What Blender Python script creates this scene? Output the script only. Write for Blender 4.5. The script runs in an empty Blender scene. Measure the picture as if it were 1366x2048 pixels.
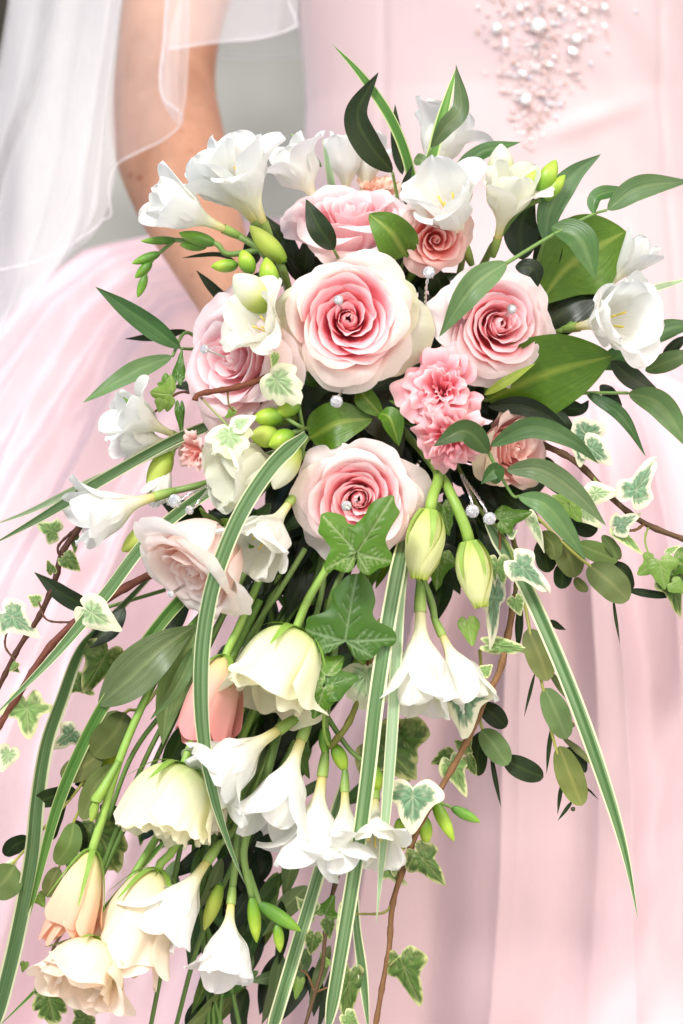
import bpy, math, random
import numpy as np
from mathutils import Vector

# ------------------------------------------------------------------ camera, world, sun, exposure
SC = bpy.context.scene
COL = SC.collection
DIST, ZC = 1.3, 1.0                      # camera 1.3 m from the bouquet, at waist height
K = 0.35 / 1366                          # metres per photo pixel in the bouquet's plane (y = 0)
cam = bpy.data.cameras.new('camera')
camo = bpy.data.objects.new('camera', cam)
COL.objects.link(camo)
camo.location = (0, -DIST, ZC)
camo.rotation_euler = (math.radians(90), 0, 0)
cam.sensor_fit = 'VERTICAL'
cam.sensor_height = 36
cam.lens = 36 * DIST / (2048 * K)
cam.clip_end = 200
cam.clip_start = 0.05
cam.dof.use_dof = True
cam.dof.focus_distance = DIST - 0.02
cam.dof.aperture_fstop = 6.0
SC.camera = camo

SUN_EL, SUN_AZ = math.radians(40), math.radians(-30)      # azimuth measured from behind the camera, to the left
w = bpy.data.worlds.new('World')
SC.world = w
w.use_nodes = True
nt = w.node_tree
bg = nt.nodes['Background']
sky = nt.nodes.new('ShaderNodeTexSky')
sky.sky_type = 'NISHITA'
sky.sun_disc = False
sky.sun_elevation = SUN_EL
sky.sun_rotation = math.radians(180) - SUN_AZ * -1
sky.air_density = 1.0
sky.dust_density = 3.0
sky.ozone_density = 0.6
nt.links.new(sky.outputs[0], bg.inputs[0])
bg.inputs[1].default_value = 0.125
sl = bpy.data.lights.new('sun', 'SUN')
sl.energy = 2.0
sl.angle = math.radians(14)
sl.color = (1.0, 0.975, 0.955)
so = bpy.data.objects.new('sun', sl)
COL.objects.link(so)
sd = Vector((math.sin(SUN_AZ) * math.cos(SUN_EL), -math.cos(SUN_AZ) * math.cos(SUN_EL), math.sin(SUN_EL)))
so.rotation_euler = sd.to_track_quat('Z', 'Y').to_euler()
vs = SC.view_settings
vs.view_transform = 'Standard'
vs.look = 'None'
vs.gamma = 1
vs.use_curve_mapping = False
vs.exposure = 0.80
SC.cycles.use_denoising = True
SC.cycles.adaptive_threshold = 0.02
SC.cycles.max_bounces = 10
SC.cycles.diffuse_bounces = 5
SC.cycles.glossy_bounces = 4
SC.cycles.transmission_bounces = 8
SC.cycles.transparent_max_bounces = 16
SC.cycles.caustics_reflective = False
SC.cycles.caustics_refractive = False

# ------------------------------------------------------------------ helpers
def P(px, py, d=0.0):
    """photo pixel + centimetres in front of the bouquet plane -> world point"""
    y = -d * 0.01
    s = K * (1 + y / DIST)
    return np.array([(px - 683) * s, y, ZC + (1024 - py) * s])

def PX(d):
    return K * (1 - d * 0.01 / DIST)

def H(hexs):
    c = [int(hexs[i:i + 2], 16) / 255 for i in (0, 2, 4)]
    return np.array([x / 12.92 if x <= 0.04045 else ((x + 0.055) / 1.055) ** 2.4 for x in c])

def unit(v):
    v = np.asarray(v, float)
    return v / max(1e-12, np.linalg.norm(v))

def ramp(x, stops):
    xs = [s[0] for s in stops]
    return np.stack([np.interp(x, xs, [s[1][k] for s in stops]) for k in range(3)], -1)

def mix(a, b, t):
    t = np.asarray(t)[..., None]
    return a * (1 - t) + b * t

def sstep(x, a, b):
    t = np.clip((x - a) / (b - a), 0, 1)
    return t * t * (3 - 2 * t)

def spline(pts, n):
    p = np.asarray(pts, float)
    if len(p) == 2:
        return p[0] + (p[1] - p[0]) * np.linspace(0, 1, n)[:, None]
    q = np.vstack([2 * p[0] - p[1], p, 2 * p[-1] - p[-2]])
    out = []
    for i in range(1, len(q) - 2):
        t = np.linspace(0, 1, 24, endpoint=False)[:, None]
        a, b, c, d = q[i - 1], q[i], q[i + 1], q[i + 2]
        out.append(0.5 * (2 * b + (c - a) * t + (2 * a - 5 * b + 4 * c - d) * t ** 2 + (3 * b - a - 3 * c + d) * t ** 3))
    out = np.vstack(out + [p[-1:]])
    L = np.concatenate([[0], np.cumsum(np.linalg.norm(np.diff(out, axis=0), axis=1))])
    s = np.linspace(0, L[-1], n)
    return np.stack([np.interp(s, L, out[:, k]) for k in range(3)], -1)

def gridfaces(nv, nu, wrap=False):
    m = nu if wrap else nu - 1
    i = np.arange(nv - 1)[:, None] * nu
    j = np.arange(m)[None, :]
    j2 = (j + 1) % nu
    return np.stack([i + j, i + j2, i + nu + j2, i + nu + j], -1).reshape(-1, 4)

ORG = {}

def thing(name, label, cat, loc, group=None):
    o = bpy.data.objects.new(name, None)
    COL.objects.link(o)
    o.empty_display_size = 0.01
    o.location = loc
    o['label'] = label
    o['category'] = cat
    if group:
        o['group'] = group
    ORG[o.name] = np.array(loc, float)
    return o

def add(name, parent, geo, mat, smooth=True, org=None):
    V, F, C, UV = geo
    V = np.asarray(V, float).reshape(-1, 3)
    O = ORG[parent.name] if parent is not None else (np.zeros(3) if org is None else np.asarray(org, float))
    me = bpy.data.meshes.new(name)
    me.from_pydata((V - O).tolist(), [], F.tolist() if hasattr(F, 'tolist') else F)
    if smooth:
        me.polygons.foreach_set('use_smooth', [True] * len(me.polygons))
    if C is not None:
        a = me.attributes.new('Col', 'FLOAT_COLOR', 'POINT')
        c = np.ones((len(V), 4), np.float32)
        c[:, :3] = np.clip(np.asarray(C).reshape(-1, 3), 0, 1)
        a.data.foreach_set('color', c.ravel())
    if UV is not None:
        uvl = me.uv_layers.new(name='UVMap')
        vi = np.empty(len(me.loops), np.int32)
        me.loops.foreach_get('vertex_index', vi)
        uvl.data.foreach_set('uv', np.asarray(UV, np.float32).reshape(-1, 2)[vi].ravel())
    me.materials.append(mat)
    o = bpy.data.objects.new(name, me)
    COL.objects.link(o)
    if parent is not None:
        o.parent = parent
    elif org is not None:
        o.location = org
    ORG[o.name] = O
    return o

def join(*gs):
    V, F, C, UV, n = [], [], [], [], 0
    for v, f, c, u in gs:
        v = np.asarray(v).reshape(-1, 3)
        V.append(v)
        F += [[k + n for k in q] for q in (f.tolist() if hasattr(f, 'tolist') else f)]
        C.append(np.broadcast_to(np.asarray(c), np.asarray(c).shape).reshape(-1, 3))
        UV.append(np.asarray(u).reshape(-1, 2))
        n += len(v)
    return np.vstack(V), F, np.vstack(C), np.vstack(UV)

# ------------------------------------------------------------------ materials
def mat_base(name):
    m = bpy.data.materials.new(name)
    m.use_nodes = True
    t = m.node_tree
    return m, t, t.nodes['Principled BSDF'], t.nodes['Material Output']

def nd(t, kind, **kw):
    n = t.nodes.new(kind)
    for k, v in kw.items():
        if k in n.inputs:
            n.inputs[k].default_value = v
        else:
            setattr(n, k, v)
    return n

def organ(name, transl, rough, spec, streak=(26, 2.5), amt=0.10, bump=0.15, tint=(1, 1, 1), coat=0.0, mott=0.0):
    """petals, leaves and stems: pigment from the 'Col' attribute, fine streaks along the organ, light shining through"""
    m, t, b, out = mat_base(name)
    at = nd(t, 'ShaderNodeAttribute', attribute_name='Col')
    uv = nd(t, 'ShaderNodeUVMap')
    mp = nd(t, 'ShaderNodeMapping')
    mp.inputs['Scale'].default_value = (streak[0], streak[1], 1)
    t.links.new(uv.outputs[0], mp.inputs[0])
    ns = nd(t, 'ShaderNodeTexNoise', Scale=1.0, Detail=3.0)
    t.links.new(mp.outputs[0], ns.inputs[0])
    tc = nd(t, 'ShaderNodeTexCoord')
    n2 = nd(t, 'ShaderNodeTexNoise', Scale=160.0, Detail=3.0)
    t.links.new(tc.outputs['Object'], n2.inputs[0])
    ad = nd(t, 'ShaderNodeMath', operation='MULTIPLY_ADD')
    ad.inputs[1].default_value = amt * 2
    ad.inputs[2].default_value = 1 - amt
    t.links.new(ns.outputs[0], ad.inputs[0])
    a2 = nd(t, 'ShaderNodeMath', operation='MULTIPLY_ADD')
    a2.inputs[1].default_value = mott * 2
    a2.inputs[2].default_value = 1 - mott
    t.links.new(n2.outputs[0], a2.inputs[0])
    mm = nd(t, 'ShaderNodeMath', operation='MULTIPLY')
    t.links.new(ad.outputs[0], mm.inputs[0])
    t.links.new(a2.outputs[0], mm.inputs[1])
    sc = nd(t, 'ShaderNodeVectorMath', operation='SCALE')
    t.links.new(at.outputs['Color'], sc.inputs[0])
    t.links.new(mm.outputs[0], sc.inputs['Scale'])
    t.links.new(sc.outputs[0], b.inputs['Base Color'])
    b.inputs['Roughness'].default_value = rough
    b.inputs['Specular IOR Level'].default_value = spec
    if coat:
        b.inputs['Coat Weight'].default_value = coat
        b.inputs['Coat Roughness'].default_value = 0.3
    bp = nd(t, 'ShaderNodeBump', Strength=bump, Distance=0.0008)
    t.links.new(ns.outputs[0], bp.inputs['Height'])
    t.links.new(bp.outputs[0], b.inputs['Normal'])
    if transl > 0:
        tr = nd(t, 'ShaderNodeBsdfTranslucent')
        tm = nd(t, 'ShaderNodeVectorMath', operation='MULTIPLY')
        tm.inputs[1].default_value = tint
        t.links.new(sc.outputs[0], tm.inputs[0])
        t.links.new(tm.outputs[0], tr.inputs[0])
        mx = nd(t, 'ShaderNodeMixShader')
        mx.inputs[0].default_value = transl
        t.links.new(b.outputs[0], mx.inputs[1])
        t.links.new(tr.outputs[0], mx.inputs[2])
        t.links.new(mx.outputs[0], out.inputs[0])
    return m

M = {}
M['petal'] = organ('rose_petal', 0.46, 0.55, 0.25, (44, 2), 0.05, 0.2, (1.0, 0.94, 0.93))
M['white'] = organ('freesia_petal', 0.42, 0.5, 0.25, (34, 1.2), 0.05, 0.3)
M['ruf'] = organ('lisianthus_petal', 0.32, 0.6, 0.2, (34, 2), 0.05, 0.2, (1.0, 0.92, 0.9))
M['leaf'] = organ('glossy_leaf', 0.22, 0.33, 0.45, (26, 0.9), 0.20, 0.45, (1.05, 1.15, 0.6), 0.0, 0.18)
M['ivy'] = organ('ivy_leaf', 0.20, 0.42, 0.30, (9, 9), 0.08, 0.3, (1.05, 1.15, 0.6), 0.0, 0.12)
M['euca'] = organ('eucalyptus_leaf', 0.16, 0.6, 0.22, (14, 5), 0.10, 0.2, (1.05, 1.1, 0.7), 0.0, 0.08)
M['grass'] = organ('lily_grass', 0.25, 0.42, 0.3, (40, 0.6), 0.10, 0.2, (1.05, 1.1, 0.7))
M['stem'] = organ('green_stem', 0.0, 0.45, 0.4, (8, 6), 0.12, 0.2, (1, 1, 1), 0.0, 0.1)
M['bark'] = organ('woody_vine', 0.0, 0.75, 0.2, (6, 40), 0.35, 0.8, (1, 1, 1), 0.0, 0.2)
m, t, b, out = mat_base('crystal_glass')
b.inputs['Base Color'].default_value = (1, 1, 1, 1)
b.inputs['Roughness'].default_value = 0.03
b.inputs['IOR'].default_value = 1.9
b.inputs['Transmission Weight'].default_value = 0.75
b.inputs['Specular IOR Level'].default_value = 0.8
M['glass'] = m
m, t, b, out = mat_base('silver_wire')
b.inputs['Base Color'].default_value = (0.78, 0.77, 0.76, 1)
b.inputs['Metallic'].default_value = 1
b.inputs['Roughness'].default_value = 0.25
M['silver'] = m
# ------------------------------------------------------------------ the ground and what is far behind
def plain(name, c1, c2, scale, rough=0.8):
    m, t, b, out = mat_base(name)
    tc = nd(t, 'ShaderNodeTexCoord')
    ns = nd(t, 'ShaderNodeTexNoise', Scale=scale, Detail=6.0)
    t.links.new(tc.outputs['Object'], ns.inputs[0])
    cr = nd(t, 'ShaderNodeValToRGB')
    cr.color_ramp.elements[0].position = 0.35
    cr.color_ramp.elements[1].position = 0.65
    cr.color_ramp.elements[0].color = (*c1, 1)
    cr.color_ramp.elements[1].color = (*c2, 1)
    t.links.new(ns.outputs[0], cr.inputs[0])
    t.links.new(cr.outputs[0], b.inputs['Base Color'])
    b.inputs['Roughness'].default_value = rough
    bp = nd(t, 'ShaderNodeBump', Strength=0.4, Distance=0.01)
    t.links.new(ns.outputs[0], bp.inputs['Height'])
    t.links.new(bp.outputs[0], b.inputs['Normal'])
    return m

g = 60.0
V = np.array([[-g, -g, 0], [g, -g, 0], [g, g, 0], [-g, g, 0]])
o = add('ground', None, (V, [[0, 1, 2, 3]], None, None), plain('pale_gravel', (0.40, 0.39, 0.38), (0.54, 0.53, 0.51), 9.0), False)
o['kind'] = 'structure'

def boxgeo(x0, x1, y0, y1, z0, z1):
    V = np.array([[x, y, z] for z in (z0, z1) for y in (y0, y1) for x in (x0, x1)])
    F = [[0, 2, 3, 1], [4, 5, 7, 6], [0, 1, 5, 4], [2, 6, 7, 3], [0, 4, 6, 2], [1, 3, 7, 5]]
    return V, F, None, None
ow = thing('rendered_wall', 'blurred grey rendered wall far behind the bride', 'wall', (0, 5.2, 0))
add('wall_face', ow, boxgeo(-6, 6, 5.2, 5.5, 0, 3.1), plain('grey_render', (0.06, 0.062, 0.055), (0.26, 0.26, 0.24), 1.1))
add('coping', ow, boxgeo(-6, 6, 5.12, 5.58, 3.103, 3.2), plain('pale_coping', (0.42, 0.41, 0.38), (0.5, 0.49, 0.46), 3))
# a dark trunk showing at the top left corner
ot = thing('tree_trunk', 'dark blurred tree trunk in the top left corner behind the veil', 'tree', (-0.655, 2.9, 0))
ph = np.linspace(0, 2 * math.pi, 18, endpoint=False)
zz = np.linspace(0, 3.2, 16)
R = 0.115 + 0.06 * np.exp(-zz / 0.25)[:, None] + 0.010 * np.sin(5 * ph + 1)[None] + 0.006 * np.sin(9 * ph[None] + 3 * zz[:, None])
V = np.stack([-0.655 + R * np.cos(ph)[None], 2.9 + R * np.sin(ph)[None], zz[:, None] + 0 * R], -1)
add('trunk', ot, (V, gridfaces(16, 18, True), None, None), plain('dark_bark', (0.02, 0.018, 0.012), (0.06, 0.05, 0.03), 20))

# ------------------------------------------------------------------ the bride: body, bodice, skirt, veil
AX, AY = (1040 - 683) * K * 1.31, 0.40          # axis of her body
person = thing('person', 'bride in pale pink satin gown and white veil holding the bouquet', 'person', (AX, AY, 0))

def loft(C, R1, R2, A1, A2, n=28):
    """closed tube of ellipses round centres C"""
    ph = np.linspace(0, 2 * math.pi, n, endpoint=False)
    V = C[:, None] + A1[:, None] * (R1[:, None] * np.cos(ph))[..., None] + A2[:, None] * (R2[:, None] * np.sin(ph))[..., None]
    m = len(C)
    F = gridfaces(m, n, True).tolist()
    V = np.vstack([V.reshape(-1, 3), C[:1], C[-1:]])
    for j in range(n):
        F.append([(j + 1) % n, j, m * n])
        F.append([(m - 1) * n + j, (m - 1) * n + (j + 1) % n, m * n + 1])
    return V, F

def limb(pts, rad, n=40, flat=1.0):
    """tapering limb through world points with radii in metres"""
    p = np.asarray(pts)
    rr = np.asarray(rad, float)
    q = np.hstack([p, rr[:, None], rr[:, None]])
    # spline position and radius together
    c = spline(p, n)
    L0 = np.concatenate([[0], np.cumsum(np.linalg.norm(np.diff(p, axis=0), axis=1))])
    s = np.linspace(0, L0[-1], n)
    r = np.interp(s, L0, rr)
    k = np.array([1, 2, 3, 2, 1.]) / 9
    if n > 12:
        r = np.convolve(np.pad(r, 2, mode='edge'), k, 'valid')
    T = np.gradient(c, axis=0)
    T /= np.linalg.norm(T, axis=1)[:, None]
    A1 = np.cross(T, np.array([0, -1.0, 0.02]))
    A1 /= np.linalg.norm(A1, axis=1)[:, None]
    A2 = np.cross(T, A1)
    return loft(c, r, r * flat, A1, A2, 24)

pieces = []
zt = np.linspace(0.85, 1.52, 24)
def tor_w(z):
    return np.interp(z, [0.85, 1.0, 1.12, 1.20, 1.30, 1.40, 1.46, 1.52], [.165, .165, .138, .130, .137, .150, .140, .07])
def tor_d(z):
    return np.interp(z, [0.85, 1.0, 1.12, 1.20, 1.30, 1.40, 1.46, 1.52], [.115, .112, .100, .096, .104, .112, .085, .05])
n1 = len(zt)
pieces.append(loft(np.stack([AX + 0 * zt, AY + 0 * zt, zt], -1), tor_w(zt), tor_d(zt), np.tile([1., 0, 0], (n1, 1)), np.tile([0, 1., 0], (n1, 1))))
arm = [(640, -560, -38, 120), (500, -330, -37, 124), (400, -130, -35, 114), (352, 0, -33, 106), (334, 110, -31, 99), (328, 185, -30, 104), (332, 250, -28.5, 114),
       (346, 320, -27, 112), (372, 400, -25, 102), (402, 470, -22.5, 90), (436, 545, -20, 76), (468, 610, -17.5, 66), (505, 668, -15.5, 66), (545, 715, -14, 66)]
pieces.append(limb([P(*a[:3]) for a in arm], [a[3] * PX(a[2]) for a in arm], 60, 0.92))
# hand closed round the handle of the bouquet holder
HX, HY = 620, 765                                   # handle axis on the photo
palm = [(520, 690, -15, 60), (560, 725, -14, 82), (600, 755, -13.6, 84), (625, 775, -13.4, 60)]
pieces.append(limb([P(*a[:3]) for a in palm], [a[3] * PX(a[2]) for a in palm], 16, 0.42))
for k in range(4):                                   # four fingers curl over the handle, away from the palm
    ox, oy = 22 * k - 20, -30 * k + 40
    ln = (0.92, 1.06, 1.0, 0.8)[3 - k]
    f = [(598 + ox, 758 + oy, -13.2), (632 + ox + 18 * ln, 775 + oy, -12.0), (655 + ox + 22 * ln, 785 + oy, -10.6), (650 + ox + 6 * ln, 792 + oy, -9.4), (628 + ox, 790 + oy, -8.9)]
    pieces.append(limb([P(*a) for a in f], [0.0088, 0.0088, 0.0082, 0.0076, 0.0062], 20))
f = [(545, 700, -13.4), (568, 690, -11.2), (600, 700, -9.2), (630, 716, -8.6)]
pieces.append(limb([P(*a) for a in f], [0.012, 0.0115, 0.0098, 0.0078], 16))
BV, BF, nn = [], [], 0
for v, fcs in pieces:
    BV.append(v)
    BF += [[i + nn for i in q] for q in fcs]
    nn += len(v)
bm_ = bpy.data.meshes.new('body')
bm_.from_pydata(np.vstack(BV).tolist(), [], BF)
tmp = bpy.data.objects.new('body_tmp', bm_)
COL.objects.link(tmp)
md = tmp.modifiers.new('r', 'REMESH')
md.mode = 'VOXEL'
md.voxel_size = 0.0035
sm = tmp.modifiers.new('s', 'SMOOTH')
sm.factor = 0.5
sm.iterations = 6
dg = bpy.context.evaluated_depsgraph_get()
ev = tmp.evaluated_get(dg).to_mesh()
BV = np.empty(len(ev.vertices) * 3)
ev.vertices.foreach_get('co', BV)
BF = [list(p.vertices) for p in ev.polygons]
bpy.data.objects.remove(tmp)

m, t, b, out = mat_base('skin')
tc = nd(t, 'ShaderNodeTexCoord')
ns = nd(t, 'ShaderNodeTexNoise', Scale=45.0, Detail=8.0, Roughness=0.65)
t.links.new(tc.outputs['Object'], ns.inputs[0])
cr = nd(t, 'ShaderNodeValToRGB')
cr.color_ramp.elements[0].position = 0.3
cr.color_ramp.elements[1].position = 0.7
cr.color_ramp.elements[0].color = (0.33, 0.165, 0.095, 1)
cr.color_ramp.elements[1].color = (0.44, 0.23, 0.145, 1)
t.links.new(ns.outputs[0], cr.inputs[0])
last = cr.outputs[0]
ORGP = np.array([AX, AY, 0])
# freckles and moles: real marks on the skin, placed on the forearm
for (px, py, rp, st) in [(256, 346, 9, .75), (278, 354, 8, .85), (366, 268, 8, .5), (384, 308, 7, .5), (382, 548, 7, .55), (268, 236, 6, .3), (250, 395, 22, .18), (330, 430, 26, .12)]:
    dd = np.interp(py, [0, 110, 250, 400, 545], [-33, -31, -28.5, -25, -20])
    q = P(px, py, dd + 2.6) - ORGP
    vd = nd(t, 'ShaderNodeVectorMath', operation='SUBTRACT')
    t.links.new(tc.outputs['Object'], vd.inputs[0])
    vd.inputs[1].default_value = q
    ml = nd(t, 'ShaderNodeVectorMath', operation='MULTIPLY')
    ml.inputs[1].default_value = (1, 0.12, 1)
    t.links.new(vd.outputs[0], ml.inputs[0])
    le = nd(t, 'ShaderNodeVectorMath', operation='LENGTH')
    t.links.new(ml.outputs[0], le.inputs[0])
    mr = nd(t, 'ShaderNodeMapRange')
    mr.inputs['From Min'].default_value = rp * K * 1.4
    mr.inputs['From Max'].default_value = rp * K * 0.5
    mr.inputs['To Max'].default_value = st
    t.links.new(le.outputs['Value'], mr.inputs[0])
    mx = nd(t, 'ShaderNodeMix', data_type='RGBA')
    t.links.new(mr.outputs[0], mx.inputs[0])
    t.links.new(last, mx.inputs[6])
    mx.inputs[7].default_value = (0.25, 0.075, 0.03, 1)
    last = mx.outputs[2]
vr = nd(t, 'ShaderNodeTexVoronoi', Scale=75.0)
t.links.new(tc.outputs['Object'], vr.inputs[0])
fr = nd(t, 'ShaderNodeMapRange')
fr.inputs['From Min'].default_value = 0.13
fr.inputs['From Max'].default_value = 0.05
fr.inputs['To Max'].default_value = 0.30
t.links.new(vr.outputs['Distance'], fr.inputs[0])
mf = nd(t, 'ShaderNodeMix', data_type='RGBA')
t.links.new(fr.outputs[0], mf.inputs[0])
t.links.new(last, mf.inputs[6])
mf.inputs[7].default_value = (0.28, 0.10, 0.045, 1)
t.links.new(mf.outputs[2], b.inputs['Base Color'])
b.inputs['Roughness'].default_value = 0.5
b.inputs['Specular IOR Level'].default_value = 0.35
b.inputs['Subsurface Weight'].default_value = 0.25
b.inputs['Subsurface Radius'].default_value = (0.01, 0.004, 0.002)
b.inputs['Subsurface Scale'].default_value = 0.6
n3 = nd(t, 'ShaderNodeTexNoise', Scale=900.0, Detail=2.0)
t.links.new(tc.outputs['Object'], n3.inputs[0])
bp = nd(t, 'ShaderNodeBump', Strength=0.12, Distance=0.0006)
t.links.new(n3.outputs[0], bp.inputs['Height'])
t.links.new(bp.outputs[0], b.inputs['Normal'])
add('body', person, (BV.reshape(-1, 3), BF, None, None), m)

# satin
def satin(name, col, rough):
    m, t, b, out = mat_base(name)
    tc = nd(t, 'ShaderNodeTexCoord')
    n1 = nd(t, 'ShaderNodeTexNoise', Scale=14.0, Detail=4.0)
    t.links.new(tc.outputs['Object'], n1.inputs[0])
    wv = nd(t, 'ShaderNodeTexNoise', Scale=1.0, Detail=2.0)
    mp = nd(t, 'ShaderNodeMapping')
    mp.inputs['Scale'].default_value = (900, 900, 120)
    t.links.new(tc.outputs['Object'], mp.inputs[0])
    t.links.new(mp.outputs[0], wv.inputs[0])
    b.inputs['Base Color'].default_value = (*col, 1)
    b.inputs['Roughness'].default_value = rough
    b.inputs['Specular IOR Level'].default_value = 0.3
    b.inputs['Sheen Weight'].default_value = 0.35
    b.inputs['Sheen Roughness'].default_value = 0.4
    n1.inputs['Scale'].default_value = 1.0
    m1_ = nd(t, 'ShaderNodeMapping')
    m1_.inputs['Scale'].default_value = (42, 30, 13)
    t.links.new(tc.outputs['Object'], m1_.inputs[0])
    t.links.new(m1_.outputs[0], n1.inputs[0])
    b1 = nd(t, 'ShaderNodeBump', Strength=0.30, Distance=0.005)
    t.links.new(n1.outputs[0], b1.inputs['Height'])
    b2 = nd(t, 'ShaderNodeBump', Strength=0.10, Distance=0.0004)
    t.links.new(wv.outputs[0], b2.inputs['Height'])
    t.links.new(b1.outputs[0], b2.inputs['Normal'])
    t.links.new(b2.outputs[0], b.inputs['Normal'])
    return m
M['satin'] = satin('pink_satin', (0.62, 0.44, 0.46), 0.40)
M['bodice'] = satin('pink_satin_bodice', (0.585, 0.46, 0.465), 0.42)

def waist_z(phi):                                   # basque waist: dips at the front
    return 1.20 - 0.115 * np.clip(np.cos(phi), 0, 1) ** 1.6

def bod_rx(z):
    return np.interp(z, [1.04, 1.12, 1.20, 1.27, 1.34, 1.42], [0.160, 0.149, 0.1445, 0.1435, 0.150, 0.160])
def bod_ry(z):
    return np.interp(z, [1.04, 1.12, 1.20, 1.27, 1.34, 1.42], [0.128, 0.120, 0.114, 0.118, 0.128, 0.135])

def bodice_pt(phi, z, off=0.0):
    wr = 0.0010 * np.sin(70 * z + 5 * np.sin(2.3 * phi + 9 * z) + 6.0 * phi) * np.sin(phi * 3.0 + 14 * z + 0.8)
    wr = wr + 0.0022 * np.exp(-((z - 1.245 - 0.05 * np.sin(phi - 0.25)) / 0.007) ** 2) * np.exp(-((phi - 0.22) / 0.25) ** 2)
    wr = wr - 0.0018 * (np.exp(-((phi + 0.72 + 0.5 * (1.25 - z)) / 0.016) ** 2) + np.exp(-((phi - 0.62 - 0.5 * (1.25 - z)) / 0.016) ** 2))
    x = AX + (bod_rx(z) + wr + off) * np.sin(phi)
    y = AY - (bod_ry(z) + wr + off) * np.cos(phi)
    return np.stack([x, y, z + 0 * x], -1)

nphi = 300
ph = np.linspace(-math.pi, math.pi, nphi, endpoint=False)
nv = 120
PHI = np.tile(ph, (nv, 1))
zb = waist_z(ph) - 0.02
Z = zb[None] + (1.42 - zb[None]) * np.linspace(0, 1, nv)[:, None]
bodice = add('bodice', person, (bodice_pt(PHI, Z), gridfaces(nv, nphi, True), None, None), M['bodice'])

# skirt: full gathered ball gown
def sk_rx(h):
    return np.interp(h, [0, .008, .022, .05, .09, .2, .4, 1.2], [.138, .215, .285, .322, .348, .42, .52, .80])
def sk_ry(h):
    return np.interp(h, [0, .02, .06, .14, .3, .5, 1.2], [.108, .130, .160, .205, .272, .318, .55])
nphi, nv = 1300, 130
tt_ = np.linspace(-1, 1, nphi, endpoint=False)
ph = math.pi * np.sign(tt_) * np.abs(tt_) ** 1.7
s = np.linspace(0, 1, nv) ** 1.6
PHI = np.tile(ph, (nv, 1))
W = waist_z(ph)[None]
Z = W + (0.04 - W) * s[:, None]
h = W - Z
hs = h * (1.0 + 0.35 * np.clip(np.cos(PHI), 0, 1) * np.exp(-h / 0.2))
def ridge(x):
    return 1 - 2 * np.abs(np.sin(x / 2)) ** 0.9
dr = PHI + 0.05 * np.sin(4 * h + 3 * PHI) + 0.012 * np.sin(17 * h + 11 * PHI)
fo = 0.62 * ridge(30 * dr + 2.0 * np.sin(4 * PHI + 0.4) + 0.8 * np.sin(5 * h + 4 * PHI))
fo = fo + 0.14 * np.sin(64 * dr + 2.2 * np.sin(7 * PHI + 1.0) - 1.2 * np.sin(5 * h + 7 * PHI))
fo = fo + 0.28 * np.sin(13 * dr + 1.0 + 1.5 * np.sin(3 * PHI))
fo = fo + 0.10 * np.sin(120 * dr + 3 * np.sin(13 * PHI) + 2 * h) * np.exp(-h / 0.12)
fo = fo + 1.7 * ridge(46 * dr + 1.5 * np.sin(11 * PHI) + 5 * h) * np.exp(-((PHI - .30) / .26) ** 2) * np.exp(-h / .22)
fo = fo + 0.9 * ridge(26 * dr + 1.2 * np.sin(9 * PHI) - 2 * h) * sstep(-PHI, .12, .4) * np.exp(-h / .4)
amp = (0.009 + .007 * sstep(-PHI, .2, .5)) * (1 - np.exp(-h / 0.02)) + 0.016 * (1 - np.exp(-h / 0.22))
amp = amp * (1 - .62 * np.exp(-(PHI / .22) ** 2) * sstep(h, .1, .25))
rx = sk_rx(hs) + amp * fo
ry = sk_ry(hs) + amp * fo
cr_ = 0.0014 * np.sin(70 * h + 31 * PHI + 4 * np.sin(13 * PHI + 16 * h)) * np.sin(21 * PHI + 9 * h) * (1 - np.exp(-h / 0.05))
V = np.stack([AX + (rx + cr_) * np.sin(PHI), AY - (ry + cr_) * np.cos(PHI), Z], -1)
skirt = add('skirt', person, (V, gridfaces(nv, nphi, True), None, None), M['satin'])

# beadwork on the bodice
def on_bodice(px, py):
    """where the line of sight through a photo pixel meets the bodice"""
    d = -28.0
    for _ in range(8):
        p = P(px, py, d)
        sx = np.clip((p[0] - AX) / bod_rx(p[2]), -0.99, 0.99)
        d = -(AY - bod_ry(p[2]) * math.cos(math.asin(sx))) * 100
    return P(px, py, d), math.asin(sx)

def ico():
    f = (1 + 5 ** 0.5) / 2
    v = np.array([(-1, f, 0), (1, f, 0), (-1, -f, 0), (1, -f, 0), (0, -1, f), (0, 1, f), (0, -1, -f), (0, 1, -f), (f, 0, -1), (f, 0, 1), (-f, 0, -1), (-f, 0, 1)], float)
    F = [(0, 11, 5), (0, 5, 1), (0, 1, 7), (0, 7, 10), (0, 10, 11), (1, 5, 9), (5, 11, 4), (11, 10, 2), (10, 7, 6), (7, 1, 8), (3, 9, 4), (3, 4, 2), (3, 2, 6), (3, 6, 8), (3, 8, 9), (4, 9, 5), (2, 4, 11), (6, 2, 10), (8, 6, 7), (9, 8, 1)]
    return v / np.linalg.norm(v[0]), [list(q) for q in F]
IV, IF = ico()

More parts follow.
